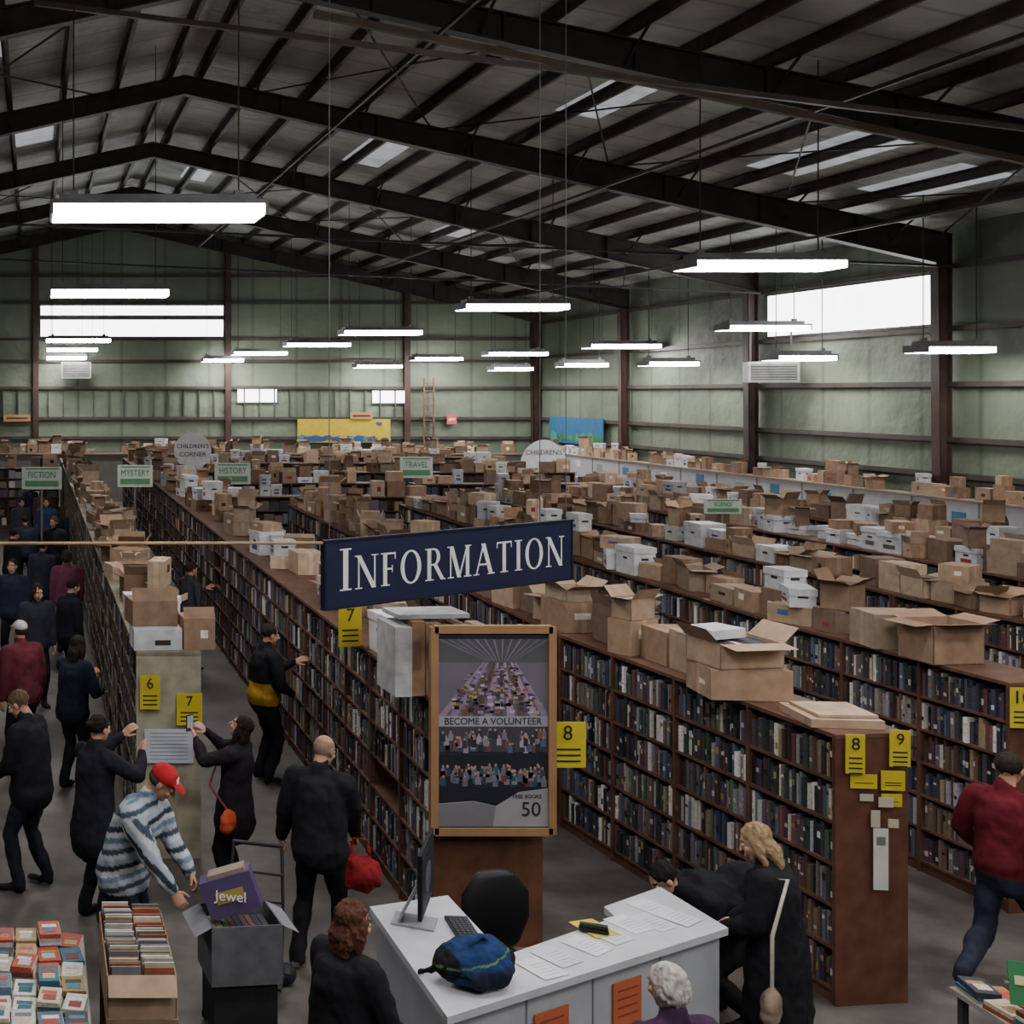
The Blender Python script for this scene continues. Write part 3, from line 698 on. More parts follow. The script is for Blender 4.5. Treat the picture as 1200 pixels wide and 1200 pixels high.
def heater(name, x, y, z, w, d, h, rz):
    mb = MB(); c = C('#8f928f')
    mb.b2(-w/2, w/2, -d/2, d/2, -h/2, h/2, c); mb.b2(-w/2+0.06, w/2-0.06, -d/2-0.012, -d/2, -h/2+0.06, h/2-0.06, C('#4a4c4a'))
    k = -h/2+0.1
    while k < h/2-0.08: mb.box(0, -d/2-0.025, k, w-0.14, 0.03, 0.015, c); k += 0.07
    for s in (-1, 1): mb.b2(s*w*0.4-0.02, s*w*0.4+0.02, -0.02, 0.02, h/2, h/2+0.9, ST)
    mb.b2(w/2, w/2+0.08, -0.05, 0.05, -0.1, 0.1, C('#5f5f5f'))
    mb.build(name, M_STEEL, loc=(x, y, z), rz=rz)
heater('unit_heater', 1.7, 49.9, 5.3, 1.2, 0.5, 0.65, 0); heater('unit_heater', 19.9, 33.2, 4.95, 1.2, 0.8, 0.55, -0.35)

# ------------------------------------------------------------ information counter
cnt = [(2.22, 6.6), (4.35, 7.7), (4.25, 8.34), (3.72, 8.02), (3.72, 7.86), (2.80, 7.32), (2.76, 8.2), (2.19, 8.02)]
mb = MB(); GR = C('#9c9fa8')
def inset(pts, d):
    out = []
    n_ = len(pts)
    for i in range(n_):
        p0, p1, p2 = V(pts[i-1]), V(pts[i]), V(pts[(i+1) % n_])
        e1 = (p1-p0).normalized(); e2 = (p2-p1).normalized()
        n1 = V((-e1.y, e1.x)); n2 = V((-e2.y, e2.x)); bis = (n1+n2)
        bis = bis/max(0.3, bis.length**2)*2 if bis.length > 0.1 else n1
        out.append((p1.x+bis.x*d, p1.y+bis.y*d))
    return out
body = inset(cnt, 0.04)
mb.prism(body, 0.0, 1.0, GR); mb.prism(cnt, 1.0, 1.045, C('#b3b5bd'))
fx, fy = 2.13, 1.1; fl = math.hypot(fx, fy); fx /= fl; fy /= fl
for t in (0.27, 0.5, 0.75):
    x, y = 2.22+2.13*t+0.04*-fy, 6.6+1.1*t+0.04*fx
    mb.box(x+fy*0.003, y-fx*0.003, 0.5, 0.012, 0.006, 1.0, C('#777a84'), rz=math.atan2(fy, fx))
counter = mb.build('information_counter', M_PAINT)
ra = math.atan2(fy, fx)
for t, z, w in ((0.62, 0.75, 0.25), (0.35, 0.72, 0.28)):
    x, y = 2.22+2.13*t-0.035*fy, 6.6+1.1*t+0.035*fx
    x += fy*0.006; y -= fx*0.006
    mb = MB(); mb.b2(-w/2, w/2, -0.003, 0.003, -0.16, 0.16, C('#b05a3c'))
    for k in range(4): mb.b2(-w*0.35, w*0.35, -0.005, 0, 0.1-k*0.05, 0.112-k*0.05, C('#7a4430'))
    mb.build('orange_notice', M_PAINT, loc=(x, y, z), rz=ra)
mb = MB()
for i, (x, y, r, c) in enumerate(((4.02,8.0,0.5,'#c8cad2'),(3.75,7.75,0.45,'#c8cad2'),(3.92,7.78,0.5,'#bfc2cc'),(3.55,7.6,0.5,'#c2c5d0'),(3.35,7.45,0.6,'#c8cad2'),(3.1,7.3,0.5,'#b9bcc8'),(2.95,7.15,0.4,'#c8cad2'),(4.1,7.85,0.6,'#c8cad2'),(3.5,7.68,0.3,'#b8ab40'))):
    z = 1.0475+i*0.0006
    mb.box(x, y, z, 0.18, 0.24, 0.0015, C(c), rz=r)
    for k in range(5): mb.box(x+0.01*k, y+0.05-k*0.03, z+0.0012, 0.12, 0.004, 0.0008, C('#9a9ca8'), rz=r)
mb.build('paper_sheets', M_PAINT)
mb = MB(); mb.box(0, 0, 0.015, 0.17, 0.045, 0.02, C('#15151a'), rz=-0.4); mb.box(0, 0, 0.04, 0.16, 0.035, 0.018, C('#202024'), rz=-0.4); mb.build('stapler', M_PAINT, loc=(3.47, 7.62, 1.054))
mb = MB(); A = C('#8a8c92')
mb.b2(-0.27, 0.27, -0.012, 0.012, 0.12, 0.52, C('#121318')); mb.b2(-0.25, 0.25, 0.012, 0.016, 0.16, 0.5, C('#23262e'))
mb.ell((0, -0.012, 0.31), (0.22, 0.035, 0.16), C('#54565c'))
mb.b2(-0.1, 0.1, -0.2, 0.06, 0.0, 0.012, A); mb.beam((0, -0.16, 0.01), (0, -0.03, 0.28), 0.16, 0.014, A)
mb.build('computer_monitor', M_PAINT, loc=(2.47, 7.75, 1.046), rz=4.27)
mb = MB(); mb.box(0, 0, 0.01, 0.42, 0.14, 0.02, C('#24262c'))
for i in range(12):
    for j in range(4): mb.box(-0.18+i*0.033, -0.045+j*0.03, 0.023, 0.027, 0.024, 0.006, C('#3a3c44'))
mb.build('keyboard', M_PAINT, loc=(2.67, 7.62, 1.046), rz=1.5)

# ------------------------------------------------------------ remesh helper + backpack
def remesh(mb, vox, sm=2, wr=0.0, wf=8):
    me = bpy.data.meshes.new('t'); me.from_pydata(mb.v, [], mb.f)
    ob = bpy.data.objects.new('t', me); COL.objects.link(ob)
    r = ob.modifiers.new('r', 'REMESH'); r.mode = 'VOXEL'; r.voxel_size = vox
    s = ob.modifiers.new('s', 'SMOOTH'); s.factor = 0.5; s.iterations = sm
    dg = bpy.context.evaluated_depsgraph_get(); dg.update()
    m2 = bpy.data.meshes.new_from_object(ob.evaluated_get(dg))
    n_ = len(m2.vertices); co_ = np.empty(n_*3, dtype=np.float64); m2.vertices.foreach_get('co', co_); co_ = co_.reshape(-1, 3)
    if wr:
        no = np.empty(n_*3); m2.vertices.foreach_get('normal', no); no = no.reshape(-1, 3)
        d = np.array([noise.noise((c[0]*wf, c[1]*wf, c[2]*wf*0.7))+0.5*noise.noise((c[0]*wf*2.5+7, c[1]*wf*2.5, c[2]*wf*1.6)) for c in co_])
        co_ = co_+no*(d*wr)[:, None]
    fs = [tuple(p.vertices) for p in m2.polygons]
    bpy.data.objects.remove(ob); bpy.data.meshes.remove(me); bpy.data.meshes.remove(m2)
    return co_, fs
def build_parts(name, parts, loc, rz, mat=None):
    vs = []; fs = []; cs = []; o = 0
    for co_, f, c in parts:
        vs.append(co_); cs.append(c); fs += [tuple(o+k for k in q) for q in f]; o += len(co_)
    vs = np.concatenate(vs); cs = np.concatenate(cs)
    me = bpy.data.meshes.new(name); me.from_pydata(vs.tolist(), [], fs)
    at = me.color_attributes.new('Col', 'FLOAT_COLOR', 'POINT')
    cc = np.ones((len(vs), 4), dtype=np.float32); cc[:, :3] = cs; at.data.foreach_set('color', cc.ravel())
    me.materials.append(mat or M_CLOTH); me.shade_smooth(); me.update()
    ob = bpy.data.objects.new(name, me); ob.location = loc; ob.rotation_euler[2] = rz; COL.objects.link(ob); return ob
def solid(n_, c): return np.tile(np.array(c), (n_, 1))
mb = MB(); mb.ell((0,0,0.13), (0.25,0.15,0.13)); mb.ell((0.02,-0.1,0.1), (0.17,0.08,0.09)); mb.tube([(-0.16,-0.04,0.2),(0,-0.06,0.29),(0.14,-0.02,0.2)], 0.014, 0.014, (0,1,0), 8); mb.tube([(-0.2,0.1,0.06),(-0.26,0.16,0.02),(-0.1,0.2,0.02)], 0.02, 0.01, (0,0,1), 8)
co_, fs = remesh(mb, 0.009, 2, 0.015, 12)
cs = solid(len(co_), C('#1b3058')); cs[(np.abs(co_[:, 0]) > 0.17)] = C('#15181f'); cs[(co_[:, 1] < -0.13)] = C('#1a2c58'); cs[np.abs(co_[:, 2]-0.17-0.15*co_[:, 0]) < 0.004] = C('#4f7040'); cs[np.abs(co_[:, 2]-0.1) < 0.01] = C('#101010'); cs[(co_[:, 1] < -0.1) & (np.abs(co_[:, 0]) < 0.13) & (co_[:, 2] < 0.14)] = C('#20243a')
co_[:, 2] = np.maximum(co_[:, 2], 0.002)
build_parts('backpack', [(co_, fs, cs)], (2.5, 6.98, 1.046), 0.3)

# ------------------------------------------------------------ people
def RX_(a): return Matrix.Rotation(a, 3, 'X')
def RY_(a): return Matrix.Rotation(a, 3, 'Y')
def RZ_(a): return Matrix.Rotation(a, 3, 'Z')
def ik(a, t, l1, l2, pole):
    d = t-a; L = d.length; dr = d/L; L2 = min(L, (l1+l2)*0.995)
    if L2 < L: t = a+dr*L2
    x = (l1*l1-l2*l2+L2*L2)/(2*L2); h = math.sqrt(max(l1*l1-x*x, 0))
    p = V(pole); p = p-dr*p.dot(dr); p.normalize()
    return a+dr*x+p*h, t
def make_hand(w, d, n, thumb, curl, vox, skin):
    d = d.normalized(); n = (n-d*n.dot(d)).normalized(); s = d.cross(n)
    if s.dot(thumb) < 0: s = -s
    mb = MB()
    mb.tube([w-d*0.02, w+d*0.02, w+d*0.06, w+d*0.088], [0.024, 0.033, 0.041, 0.038], [0.018, 0.016, 0.015, 0.012], s, 12)
    for off, L in ((0.030, 0.072), (0.010, 0.080), (-0.010, 0.075), (-0.029, 0.060)):
        p = w+d*0.082+s*off; dr = d+s*off*1.5; dr.normalize(); pts = [p-d*0.01, p]; a = curl*0.6
        for k, f in enumerate((0.45, 0.32, 0.23)):
            q = dr*math.cos(a)+n*math.sin(a); p = p+q*L*f; pts.append(p); a += curl
        mb.tube(pts, [0.010, 0.0098, 0.0092, 0.0085, 0.0072], [0.010, 0.0098, 0.0092, 0.0085, 0.0072], s, 8)
    p = w+d*0.025+s*0.026; q = (d*0.6+s*0.75+n*0.35*curl).normalized(); p2 = p+q*0.035; q2 = (d*0.9+s*0.3+n*0.6*curl).normalized()
    mb.tube([p-q*0.01, p, p2, p2+q2*0.03, p2+q2*0.03+(q2+n*0.4*curl).normalized()*0.022], [0.014, 0.014, 0.012, 0.011, 0.009], [0.014, 0.014, 0.012, 0.011, 0.009], s, 8)
    co_, fs = remesh(mb, vox, 1)
    return co_, fs, solid(len(co_), skin)
def person(name, loc, hd, H=1.75, lean=0.05, side=0.0, twist=0.0, hands=(None, None), feet=((-0.11, 0.0), (0.11, 0.0)), pz=0.93, head=(0, 0),
           top='#202024', pants='#22242c', shoe='#1a1a1c', skin='#b08a76', hair='#33261f', style='short', bulk=0.02, hem=0.84, coat=None,
           topfn=None, vox=0.017, curl=(0.35, 0.35), heel=(0, 0), collar=True, capcol='#a02028', extra=None, female=False, sleeve=None, accent=None):
    k = H/1.75; hd = math.radians(hd)
    top, pants, shoe, skin, hair = C(top), C(pants), C(shoe), C(skin), C(hair)
    B = MB(); segs = []
    def tb(pts, rx, ry, sd, lab, n_=14):
        B.tube(pts, rx, ry, sd, n_)
        rx_ = rx if hasattr(rx, '__len__') else [rx]*len(pts); ry_ = ry if hasattr(ry, '__len__') else [ry]*len(pts)
        for i in range(len(pts)-1):
            segs.append((np.array(pts[i]), np.array(pts[i+1]), (rx_[i]+ry_[i])/2, (rx_[i+1]+ry_[i+1])/2, lab))
    P0 = V((0, 0, pz))
    Rt = lambda f: RZ_(twist*f) @ RY_(side*f) @ RX_(-lean*f)
    X = V((1, 0, 0))
    sw = 0.175 if female else 0.195
    p1 = P0+Rt(0.6) @ V((0, 0, 0.2)); p2 = p1+Rt(0.9) @ V((0, 0, 0.17)); p3 = p2+Rt(1) @ V((0, 0, 0.12))
    bk = bulk
    hipw = 0.168 if female else 0.158
    tb([P0+V((0, 0, -0.07)), P0+V((0, 0, 0.03)), p1, p2, p3-Rt(1) @ V((0, 0, 0.0)), p3+Rt(1) @ V((0, 0, 0.05))],
       [hipw+bk*0.6, hipw+bk, 0.135+bk*1.3+(0 if female else 0.012), 0.165+bk, 0.15+bk, 0.075], [0.115+bk*0.6, 0.12+bk, 0.105+bk*1.2, 0.118+bk, 0.085+bk, 0.06], Rt(0.9) @ X, 'top', 20)
    sh = [p3+Rt(1) @ V((s*sw, 0, -0.015)) for s in (-1, 1)]
    tb([sh[0], p3+Rt(1) @ V((0, 0, 0.02)), sh[1]], [0.058+bk*0.6, 0.07, 0.058+bk*0.6], [0.062+bk*0.5, 0.07, 0.062+bk*0.5], V((0, 1, 0)), 'top', 12)
    nb = p3+Rt(1) @ V((0, 0, 0.05))
    Rh = Rt(0.5) @ RZ_(head[0]) @ RX_(-head[1])
    hc = nb+Rt(0.8) @ V((0, 0.015, 0.075))+Rh @ V((0, 0.015, 0.085))
    tb([nb-Rt(1) @ V((0, 0, 0.03)), nb+(hc-nb)*0.55], 0.054, 0.056, X, 'neck', 12)
    if collar: tb([nb-Rt(1) @ V((0, 0, 0.02)), nb+Rt(0.9) @ V((0, 0, 0.035))], [0.085, 0.07], [0.085, 0.07], X, 'top', 14)
    if coat is not None:
        cb = P0+V((0, 0, coat-pz))
        tb([P0+V((0, 0, 0.08)), P0, cb+V((0, 0, 0.02)), cb], [0.16+bk, 0.18+bk, 0.205+bk, 0.2+bk], [0.12+bk, 0.135+bk, 0.16+bk, 0.155+bk], X, 'top', 20)
        hem_ = coat-0.03
    else: hem_ = hem
    hem_ring = P0+V((0, 0, hem_-pz+0.06))
    if coat is None: tb([hem_ring+V((0, 0, 0.03)), hem_ring], [hipw+bk*1.2+0.006]*2, [0.122+bk*1.3]*2, X, 'top', 20)
    parts_h = []
    for i, s in enumerate((-1, 1)):
        T = V(hands[i]) if hands[i] is not None else V((s*(sw+0.06), 0.06, 0.82))
        pole = V((s*0.5, -0.6, -0.6))
        el, wr = ik(sh[i], T, 0.285, 0.25, pole)
        tb([sh[i], (sh[i]+el)/2, el], [0.056+bk*0.6, 0.05+bk*0.6, 0.044+bk*0.5], [0.058+bk*0.6, 0.052+bk*0.6, 0.044+bk*0.5], X, 'arm', 12)
        tb([el, (el*0.6+wr*0.4), wr-(wr-el)*0.06], [0.044+bk*0.5, 0.042+bk*0.4, 0.030+bk*0.3], [0.044+bk*0.5, 0.042+bk*0.4, 0.030+bk*0.3], X, 'arm', 12)
        fd = (wr-el).normalized()
        if hands[i] is None: pn = V((-s, 0.2, 0)); th = V((0, 1, 0))
        else: pn = V((-s*0.5, 0.3, -0.8)); th = V((-s, 0.2, 0.3))
        if fd.z > 0.3: pn = V((0, 0.8, -0.2)); th = V((-s, 0, 0.2))
        hvox = max(0.0045, vox*0.32)
        parts_h.append(make_hand(wr, fd, pn, th, curl[i], hvox, skin))
        hip = P0+V((s*0.09, 0, -0.03)); fpos = V((feet[i][0], feet[i][1], 0.085+heel[i]*0.9))
        kn, an = ik(hip, fpos, 0.43, 0.425, V((s*0.08, 1, 0)))
        tb([hip, (hip+kn)/2, kn], [0.092, 0.084, 0.068], [0.096, 0.086, 0.070], X, 'leg', 14)
        tb([kn, kn*0.6+an*0.4, an+V((0, 0, 0.03)), an+V((0, 0, -0.01))], [0.068, 0.066, 0.058, 0.060], [0.070, 0.070, 0.062, 0.064], X, 'leg', 14)
        fa = heel[i]*6
        fdv = RX_(-min(fa, 0.9)) @ V((s*0.12, 1, 0)).normalized()
        tb([an+V((0, -0.03, -0.04)), an+fdv*0.07+V((0, 0, -0.045)), an+fdv*0.15+V((0, 0, -0.052)), an+fdv*0.19+V((0, 0, -0.055))], [0.036, 0.042, 0.046, 0.034], [0.040, 0.036, 0.028, 0.022], X, 'shoe', 12)
    co_, fs = remesh(B, vox, 2, 0.016 if vox < 0.02 else 0.008, 9)
    co_[:, 2] = np.maximum(co_[:, 2], 0.002)
    best = np.full(len(co_), 1e9); lab = np.zeros(len(co_), dtype=int); names = ['top', 'arm', 'neck', 'leg', 'shoe']
    for a, b_, ra_, rb_, lb in segs:
        ab = b_-a; t = np.clip(((co_-a) @ ab)/max(1e-9, ab @ ab), 0, 1)
        dd = np.linalg.norm(co_-(a+t[:, None]*ab), axis=1)-(ra_+(rb_-ra_)*t)
        mk = dd < best; best[mk] = dd[mk]; lab[mk] = names.index(lb)
    cs = solid(len(co_), top)
    cs[lab == 1] = C(sleeve) if sleeve else top
    istop = lab <= 1
    if topfn:
        for i in np.where(istop)[0]: cs[i] = topfn(co_[i], lab[i])
    cs[lab == 2] = skin
    cs[(lab == 3)] = pants; cs[lab == 4] = shoe
    lowtop = (lab == 0) & (co_[:, 2] < hem_); cs[lowtop] = pants
    if coat is not None:
        up = (lab == 3) & (co_[:, 2] > hem_+0.01); cs[up] = top
    else:
        up = (lab == 3) & (co_[:, 2] > hem_+0.02)
        cs[up] = top
        if topfn:
            for i in np.where(up)[0]: cs[i] = topfn(co_[i], 0)
    parts = [(co_, fs, cs)]+parts_h
    Hd = MB()
    Hd.ell((0, -0.012, 0.03), (0.074, 0.094, 0.088)); Hd.ell((0, 0.022, -0.03), (0.06, 0.068, 0.075)); Hd.ell((0, 0.058, -0.082), (0.03, 0.026, 0.024))
    Hd.tube([(0, 0.086, 0.022), (0, 0.104, -0.008), (0, 0.112, -0.02)], [0.009, 0.011, 0.014], [0.009, 0.012, 0.012], X, 8)
    for s in (-1, 1):
        Hd.ell((s*0.075, -0.002, 0.0), (0.01, 0.02, 0.032)); Hd.ell((s*0.035, 0.07, -0.018), (0.024, 0.02, 0.02))
    Hd.tube([(-0.045, 0.074, 0.04), (0, 0.085, 0.038), (0.045, 0.074, 0.04)], 0.009, 0.008, V((0, 0, 1)), 8)
    Hd.tube([(-0.022, 0.082, -0.052), (0, 0.09, -0.05), (0.022, 0.082, -0.052)], 0.007, 0.008, V((0, 0, 1)), 8)
    Hd.tube([(0, -0.02, -0.04), (0, -0.03, -0.12)], 0.05, 0.05, X, 12)
    hco, hfs = remesh(Hd, max(0.0065, vox*0.42), 2)
    hcs = solid(len(hco), skin)
    lip = (np.abs(hco[:, 0]) < 0.026) & (np.abs(hco[:, 2]+0.052) < 0.009) & (hco[:, 1] > 0.078); hcs[lip] = tuple(c*0.6 for c in skin)
    br = (np.abs(hco[:, 2]-0.042) < 0.006) & (np.abs(hco[:, 0]) > 0.012) & (np.abs(hco[:, 0]) < 0.05) & (hco[:, 1] > 0.06); hcs[br] = tuple(0.5*c for c in hair)
    if style == 'bald':
        st = (hco[:, 1] < 0.02) & (hco[:, 2] > -0.04) & (hco[:, 2] < 0.07); hcs[st] = tuple(0.55*c+0.02 for c in skin)
    hp = [(hco, hfs, hcs)]
    E = MB()
    for s in (-1, 1): E.ell((s*0.031, 0.078, 0.016), (0.013, 0.011, 0.009), nu=10, nv=6)
    ev = np.array(E.v); ec = solid(len(ev), C('#c8c4be')); hp.append((ev, E.f, ec))
    E = MB()
    for s in (-1, 1): E.ell((s*0.031, 0.0865, 0.016), (0.0055, 0.004, 0.0055), nu=8, nv=6)
    ev = np.array(E.v); hp.append((ev, E.f, solid(len(ev), C('#231a14'))))
    if style != 'bald':
        Hr = MB(); amp = 0.006; fq = 30
        Hr.ell((0, -0.024, 0.042), (0.083, 0.097, 0.086))
        if style in ('long', 'curly'):
            w_ = 1.0 if style == 'long' else 1.15
            Hr.tube([(0, -0.05, 0.02), (0, -0.07, -0.08), (0, -0.065, -0.17)], [0.08*w_, 0.09*w_, 0.07*w_], [0.05*w_, 0.05*w_, 0.035], X, 14)
            for s in (-1, 1): Hr.tube([(s*0.07, -0.005, 0.04), (s*0.086, -0.005, -0.05), (s*0.084, -0.005, -0.15)], [0.024*w_, 0.028*w_, 0.022], [0.03*w_, 0.034*w_, 0.02], X, 10)
            if style == 'curly': Hr.ell((0, -0.03, 0.04), (0.09, 0.102, 0.094)); amp = 0.014; fq = 32
            else: amp = 0.01
        elif style == 'bob':
            Hr.ell((0, -0.035, 0.0), (0.094, 0.085, 0.1)); amp = 0.012
        elif style == 'bun': Hr.ell((0, -0.12, 0.05), (0.035, 0.035, 0.035))
        if style == 'cap':
            Hr = MB(); Hr.ell((0, -0.012, 0.052), (0.086, 0.104, 0.082))
            Hr.tube([(0, 0.07, 0.062), (0, 0.12, 0.056), (0, 0.155, 0.044)], [0.07, 0.066, 0.045], [0.008, 0.006, 0.005], X, 14); amp = 0
        rco, rfs = remesh(Hr, max(0.0065, vox*0.42), 1, amp, fq)
        if style == 'cap':
            rcs = solid(len(rco), C(capcol)); w = (np.abs(rco[:, 0]) < 0.035) & (rco[:, 1] > 0.06) & (rco[:, 2] > 0.075) & (rco[:, 2] < 0.115); rcs[w] = C('#d0d0d0')
            keep = rco[:, 2] < 0.035
            rco[keep & (rco[:, 1] < 0.1), 2] = 0.035
        else:
            nz_ = np.array([noise.noise((c[0]*60, c[1]*60, c[2]*12)) for c in rco])
            rcs = np.array(hair)[None, :]*(1+0.45*nz_)[:, None]
            fm = (rco[:, 1] > 0.055) & (rco[:, 2] < 0.07); rco[fm, 1] = 0.055
        hp.append((rco, rfs, np.maximum(rcs, 0.002)))
        if style == 'cap':
            S = MB(); S.ell((0, -0.03, 0.01), (0.08, 0.08, 0.055)); sc_, sf = remesh(S, 0.009, 1); hp.append((sc_, sf, solid(len(sc_), hair)))
    Mh = np.array(Rh)
    for a, f, c in hp:
        parts.append((a @ Mh.T+np.array(hc), f, c))
    if extra: parts += extra
    parts = [(a*k, f, c) for a, f, c in parts]
    return build_parts(name, parts, (loc[0], loc[1], 0), hd)
def bagpart(center, size, col, strap=None, scol=None):
    out = []
    b = MB(); b.ell(center, size); b.tube([(center[0]-size[0]*0.6, center[1], center[2]-size[2]*0.5), (center[0]+size[0]*0.6, center[1], center[2]-size[2]*0.5)], size[2]*0.55, size[1]*0.9, (0, 0, 1), 10)
    c_, f_ = remesh(b, 0.012, 1, 0.01, 14); out.append((c_, f_, solid(len(c_), C(col))))
    if strap:
        b = MB(); b.tube(strap, 0.014, 0.005, (0.3, 1, 0), 6); v_ = np.array(b.v); out.append((v_, b.f, solid(len(v_), C(scol or col))))
    return out
SB = [C('#8f99a6'), C('#a8adb4'), C('#3c4858'), C('#9aa2ac'), C('#5e7488'), C('#b0b4ba'), C('#2c3440')]
def stripes(p, lab):
    if lab == 1 and abs(p[0]) > 0.2: u = p[2]*0.7+p[1]*0.7
    else: u = p[2]-p[1]*0.3
    i = int(math.floor(u/0.036)) % 7
    return SB[i]
person('man_in_striped_jacket', (0.64, 8.85), -118, 1.84, lean=0.42, hands=((0.0, 0.56, 0.86), (0.2, 0.46, 0.9)), feet=((-0.13, -0.05), (0.13, 0.1)), pz=0.92, head=(0.15, 0.45),
       topfn=stripes, pants='#20232c', hair='#3a3634', style='cap', bulk=0.048, hem=0.82, vox=0.012, curl=(0.8, 0.8), skin='#a8806c')
person('man_in_black_jacket', (2.18, 9.4), -28, 1.77, lean=0.06, hands=((-0.34, 0.12, 0.86), (0.2, 0.3, 0.95)), feet=((-0.15, -0.08), (0.12, 0.1)), head=(-0.35, 0.35),
       top='#1b1c21', pants='#17181c', shoe='#77777c', style='bald', bulk=0.05, vox=0.014, curl=(0.9, 0.6), skin='#a98471')
person('woman_with_orange_bag', (1.75, 10.7), 62, 1.6, lean=-0.1, hands=((-0.1, 0.36, 1.5), (0.12, 0.34, 1.52)), head=(0.0, -0.35), top='#1f1c22', pants='#1a1b20', hair='#241a18', style='long', coat=0.7, female=True, vox=0.015, curl=(0.7, 0.7), bulk=0.034,
       skin='#b98f7c', extra=bagpart((-0.25, -0.02, 0.82), (0.13, 0.07, 0.1), '#a5452a', [(-0.26, -0.02, 0.9), (-0.18, 0.19, 1.1), (0.06, 0.17, 1.35), (0.13, 0.02, 1.46)], '#8c3a4a'))
mb = MB(); mb.box(0, 0, 0, 0.075, 0.01, 0.145, C('#15151a')); mb.box(0, -0.006, 0, 0.068, 0.002, 0.13, C('#9aa4b4')); mb.build('mobile_phone', M_PAINT, loc=(1.38, 10.9, 1.47), rz=0.6)
def yj(p, lab):
    return C('#a8842c') if (lab == 0 and p[2] < 1.12) else C('#1c1c22')
person('man_in_black_and_yellow_jacket', (2.6, 13.9), -72, 1.78, lean=0.06, hands=((-0.02, 0.4, 1.3), (0.2, 0.25, 1.0)), head=(-0.1, 0.15), topfn=yj, pants='#1d1f26', hair='#2a201c', bulk=0.042, vox=0.016, hem=0.88)
person('woman_reaching_to_shelf', (0.5, 10.25), -50, 1.7, lean=0.05, hands=((-0.08, 0.42, 1.5), (0.2, 0.38, 1.42)), head=(0, 0.05), top='#1e1f26', pants='#1b1d24', hair='#1e1816', style='bun', coat=0.68, female=True, vox=0.015, skin='#ad8573', bulk=0.035)
person('man_in_black_coat', (-0.02, 10.9), 62, 1.76, lean=0.12, hands=((-0.1, 0.3, 1.0), (0.14, 0.28, 1.05)), feet=((-0.13, 0.06), (0.14, -0.08)), head=(0.1, 0.45), top='#1b1c21', pants='#1d1f28', hair='#5a473a', style='short', bulk=0.055, hem=0.8, vox=0.015)
person('person_in_maroon_jacket', (-0.12, 14.2), 30, 1.75, lean=0.12, top='#5a2630', pants='#1c1d26', style='cap', capcol='#b4b4b4', bulk=0.055, vox=0.018)
person('person_in_dark_jacket', (0.42, 13.6), -40, 1.7, lean=0.12, hands=((-0.05, 0.36, 1.25), (0.2, 0.3, 1.1)), top='#1f2230', pants='#191a22', hair='#2a221e', style='long', female=True, vox=0.018, head=(0, 0.3), bulk=0.04)
person('person_in_plum_jacket', (0.56, 20.8), 10, 1.72, top='#6c3a4e', pants='#20222c', hair='#3a2c26', style='bob', bulk=0.055, vox=0.022)
person('person_in_navy_jacket', (-0.34, 19.6), 170, 1.75, top='#262c40', pants='#1a1b22', hair='#2a221e', vox=0.022, bulk=0.05)
person('person_in_grey_coat', (0.14, 22.4), -20, 1.7, top='#2e303e', pants='#181a20', hair='#1e1a1a', style='short', coat=0.7, vox=0.022, bulk=0.045)
person('person_in_slate_coat', (0.02, 17.2), 200, 1.74, top='#2c2c38', pants='#181a20', hair='#2a2422', style='long', vox=0.022, head=(0, 0.3), bulk=0.05)
for nm, loc, hd_, cl, hr, st_ in (('person_in_blue_jacket', (0.3, 30.5), 180, '#2e3c58', '#33261f', 'short'), ('person_in_dark_coat', (-0.2, 27), 0, '#2a2e3c', '#2a221e', 'short'),
        ('person_in_dark_coat', (0.25, 34), 0, '#4a3438', '#2a221e', 'long'), ('person_in_dark_coat', (0.45, 26), 150, '#22242c', '#4a3a30', 'bob'), ('person_in_black_jacket', (-0.45, 24.2), -60, '#1c1d24', '#201a18', 'short'),
        ('person_in_grey_jacket', (-0.35, 31.5), 200, '#3a3a40', '#2a221e', 'short'), ('person_in_black_jacket', (0.62, 29.0), -60, '#1e1f28', '#33261f', 'long'), ('person_in_dark_coat', (-0.1, 36.5), 30, '#24283a', '#2a221e', 'short'), ('person_in_black_jacket', (0.5, 17.6), -60, '#1d1e26', '#2a221e', 'short')):
    person(nm, loc, hd_, rnd.uniform(1.66, 1.8), top=cl, pants='#181a20', vox=0.026, bulk=0.045, hair=hr, style=st_, head=(0, 0.2))
person('person_in_grey_jacket', (2.45, 19.5), -60, 1.7, top='#3a3a44', pants='#1b1b22', vox=0.022, hands=((0, 0.36, 1.3), None))
person('man_in_red_sweater', (7.15, 9.05), -62, 1.8, lean=0.06, hands=((-0.27, 0.22, 0.92), (0.27, -0.12, 0.84)), feet=((-0.1, -0.36), (0.1, 0.34)), pz=0.87, heel=(0.06, 0), head=(0.1, 0.1), top='#5c1c26', pants='#2a2e3e', shoe='#3a332e', hair='#2c2320', bulk=0.034, vox=0.014, skin='#b28c78')
person('blonde_woman_in_black_coat', (4.72, 7.8), 48, 1.65, lean=0.12, hands=((-0.14, 0.3, 1.02), (0.14, 0.3, 1.0)), head=(0.15, 0.4), top='#1a1b20', pants='#16171b', hair='#8a7458', style='long', coat=0.5, bulk=0.05, female=True, vox=0.013,
       extra=bagpart((-0.3, -0.02, 0.66), (0.13, 0.06, 0.11), '#7c6c60', [(-0.28, -0.02, 0.76), (-0.27, -0.02, 1.1), (-0.17, -0.09, 1.46), (-0.1, 0.1, 1.4)], '#b0a89c'))
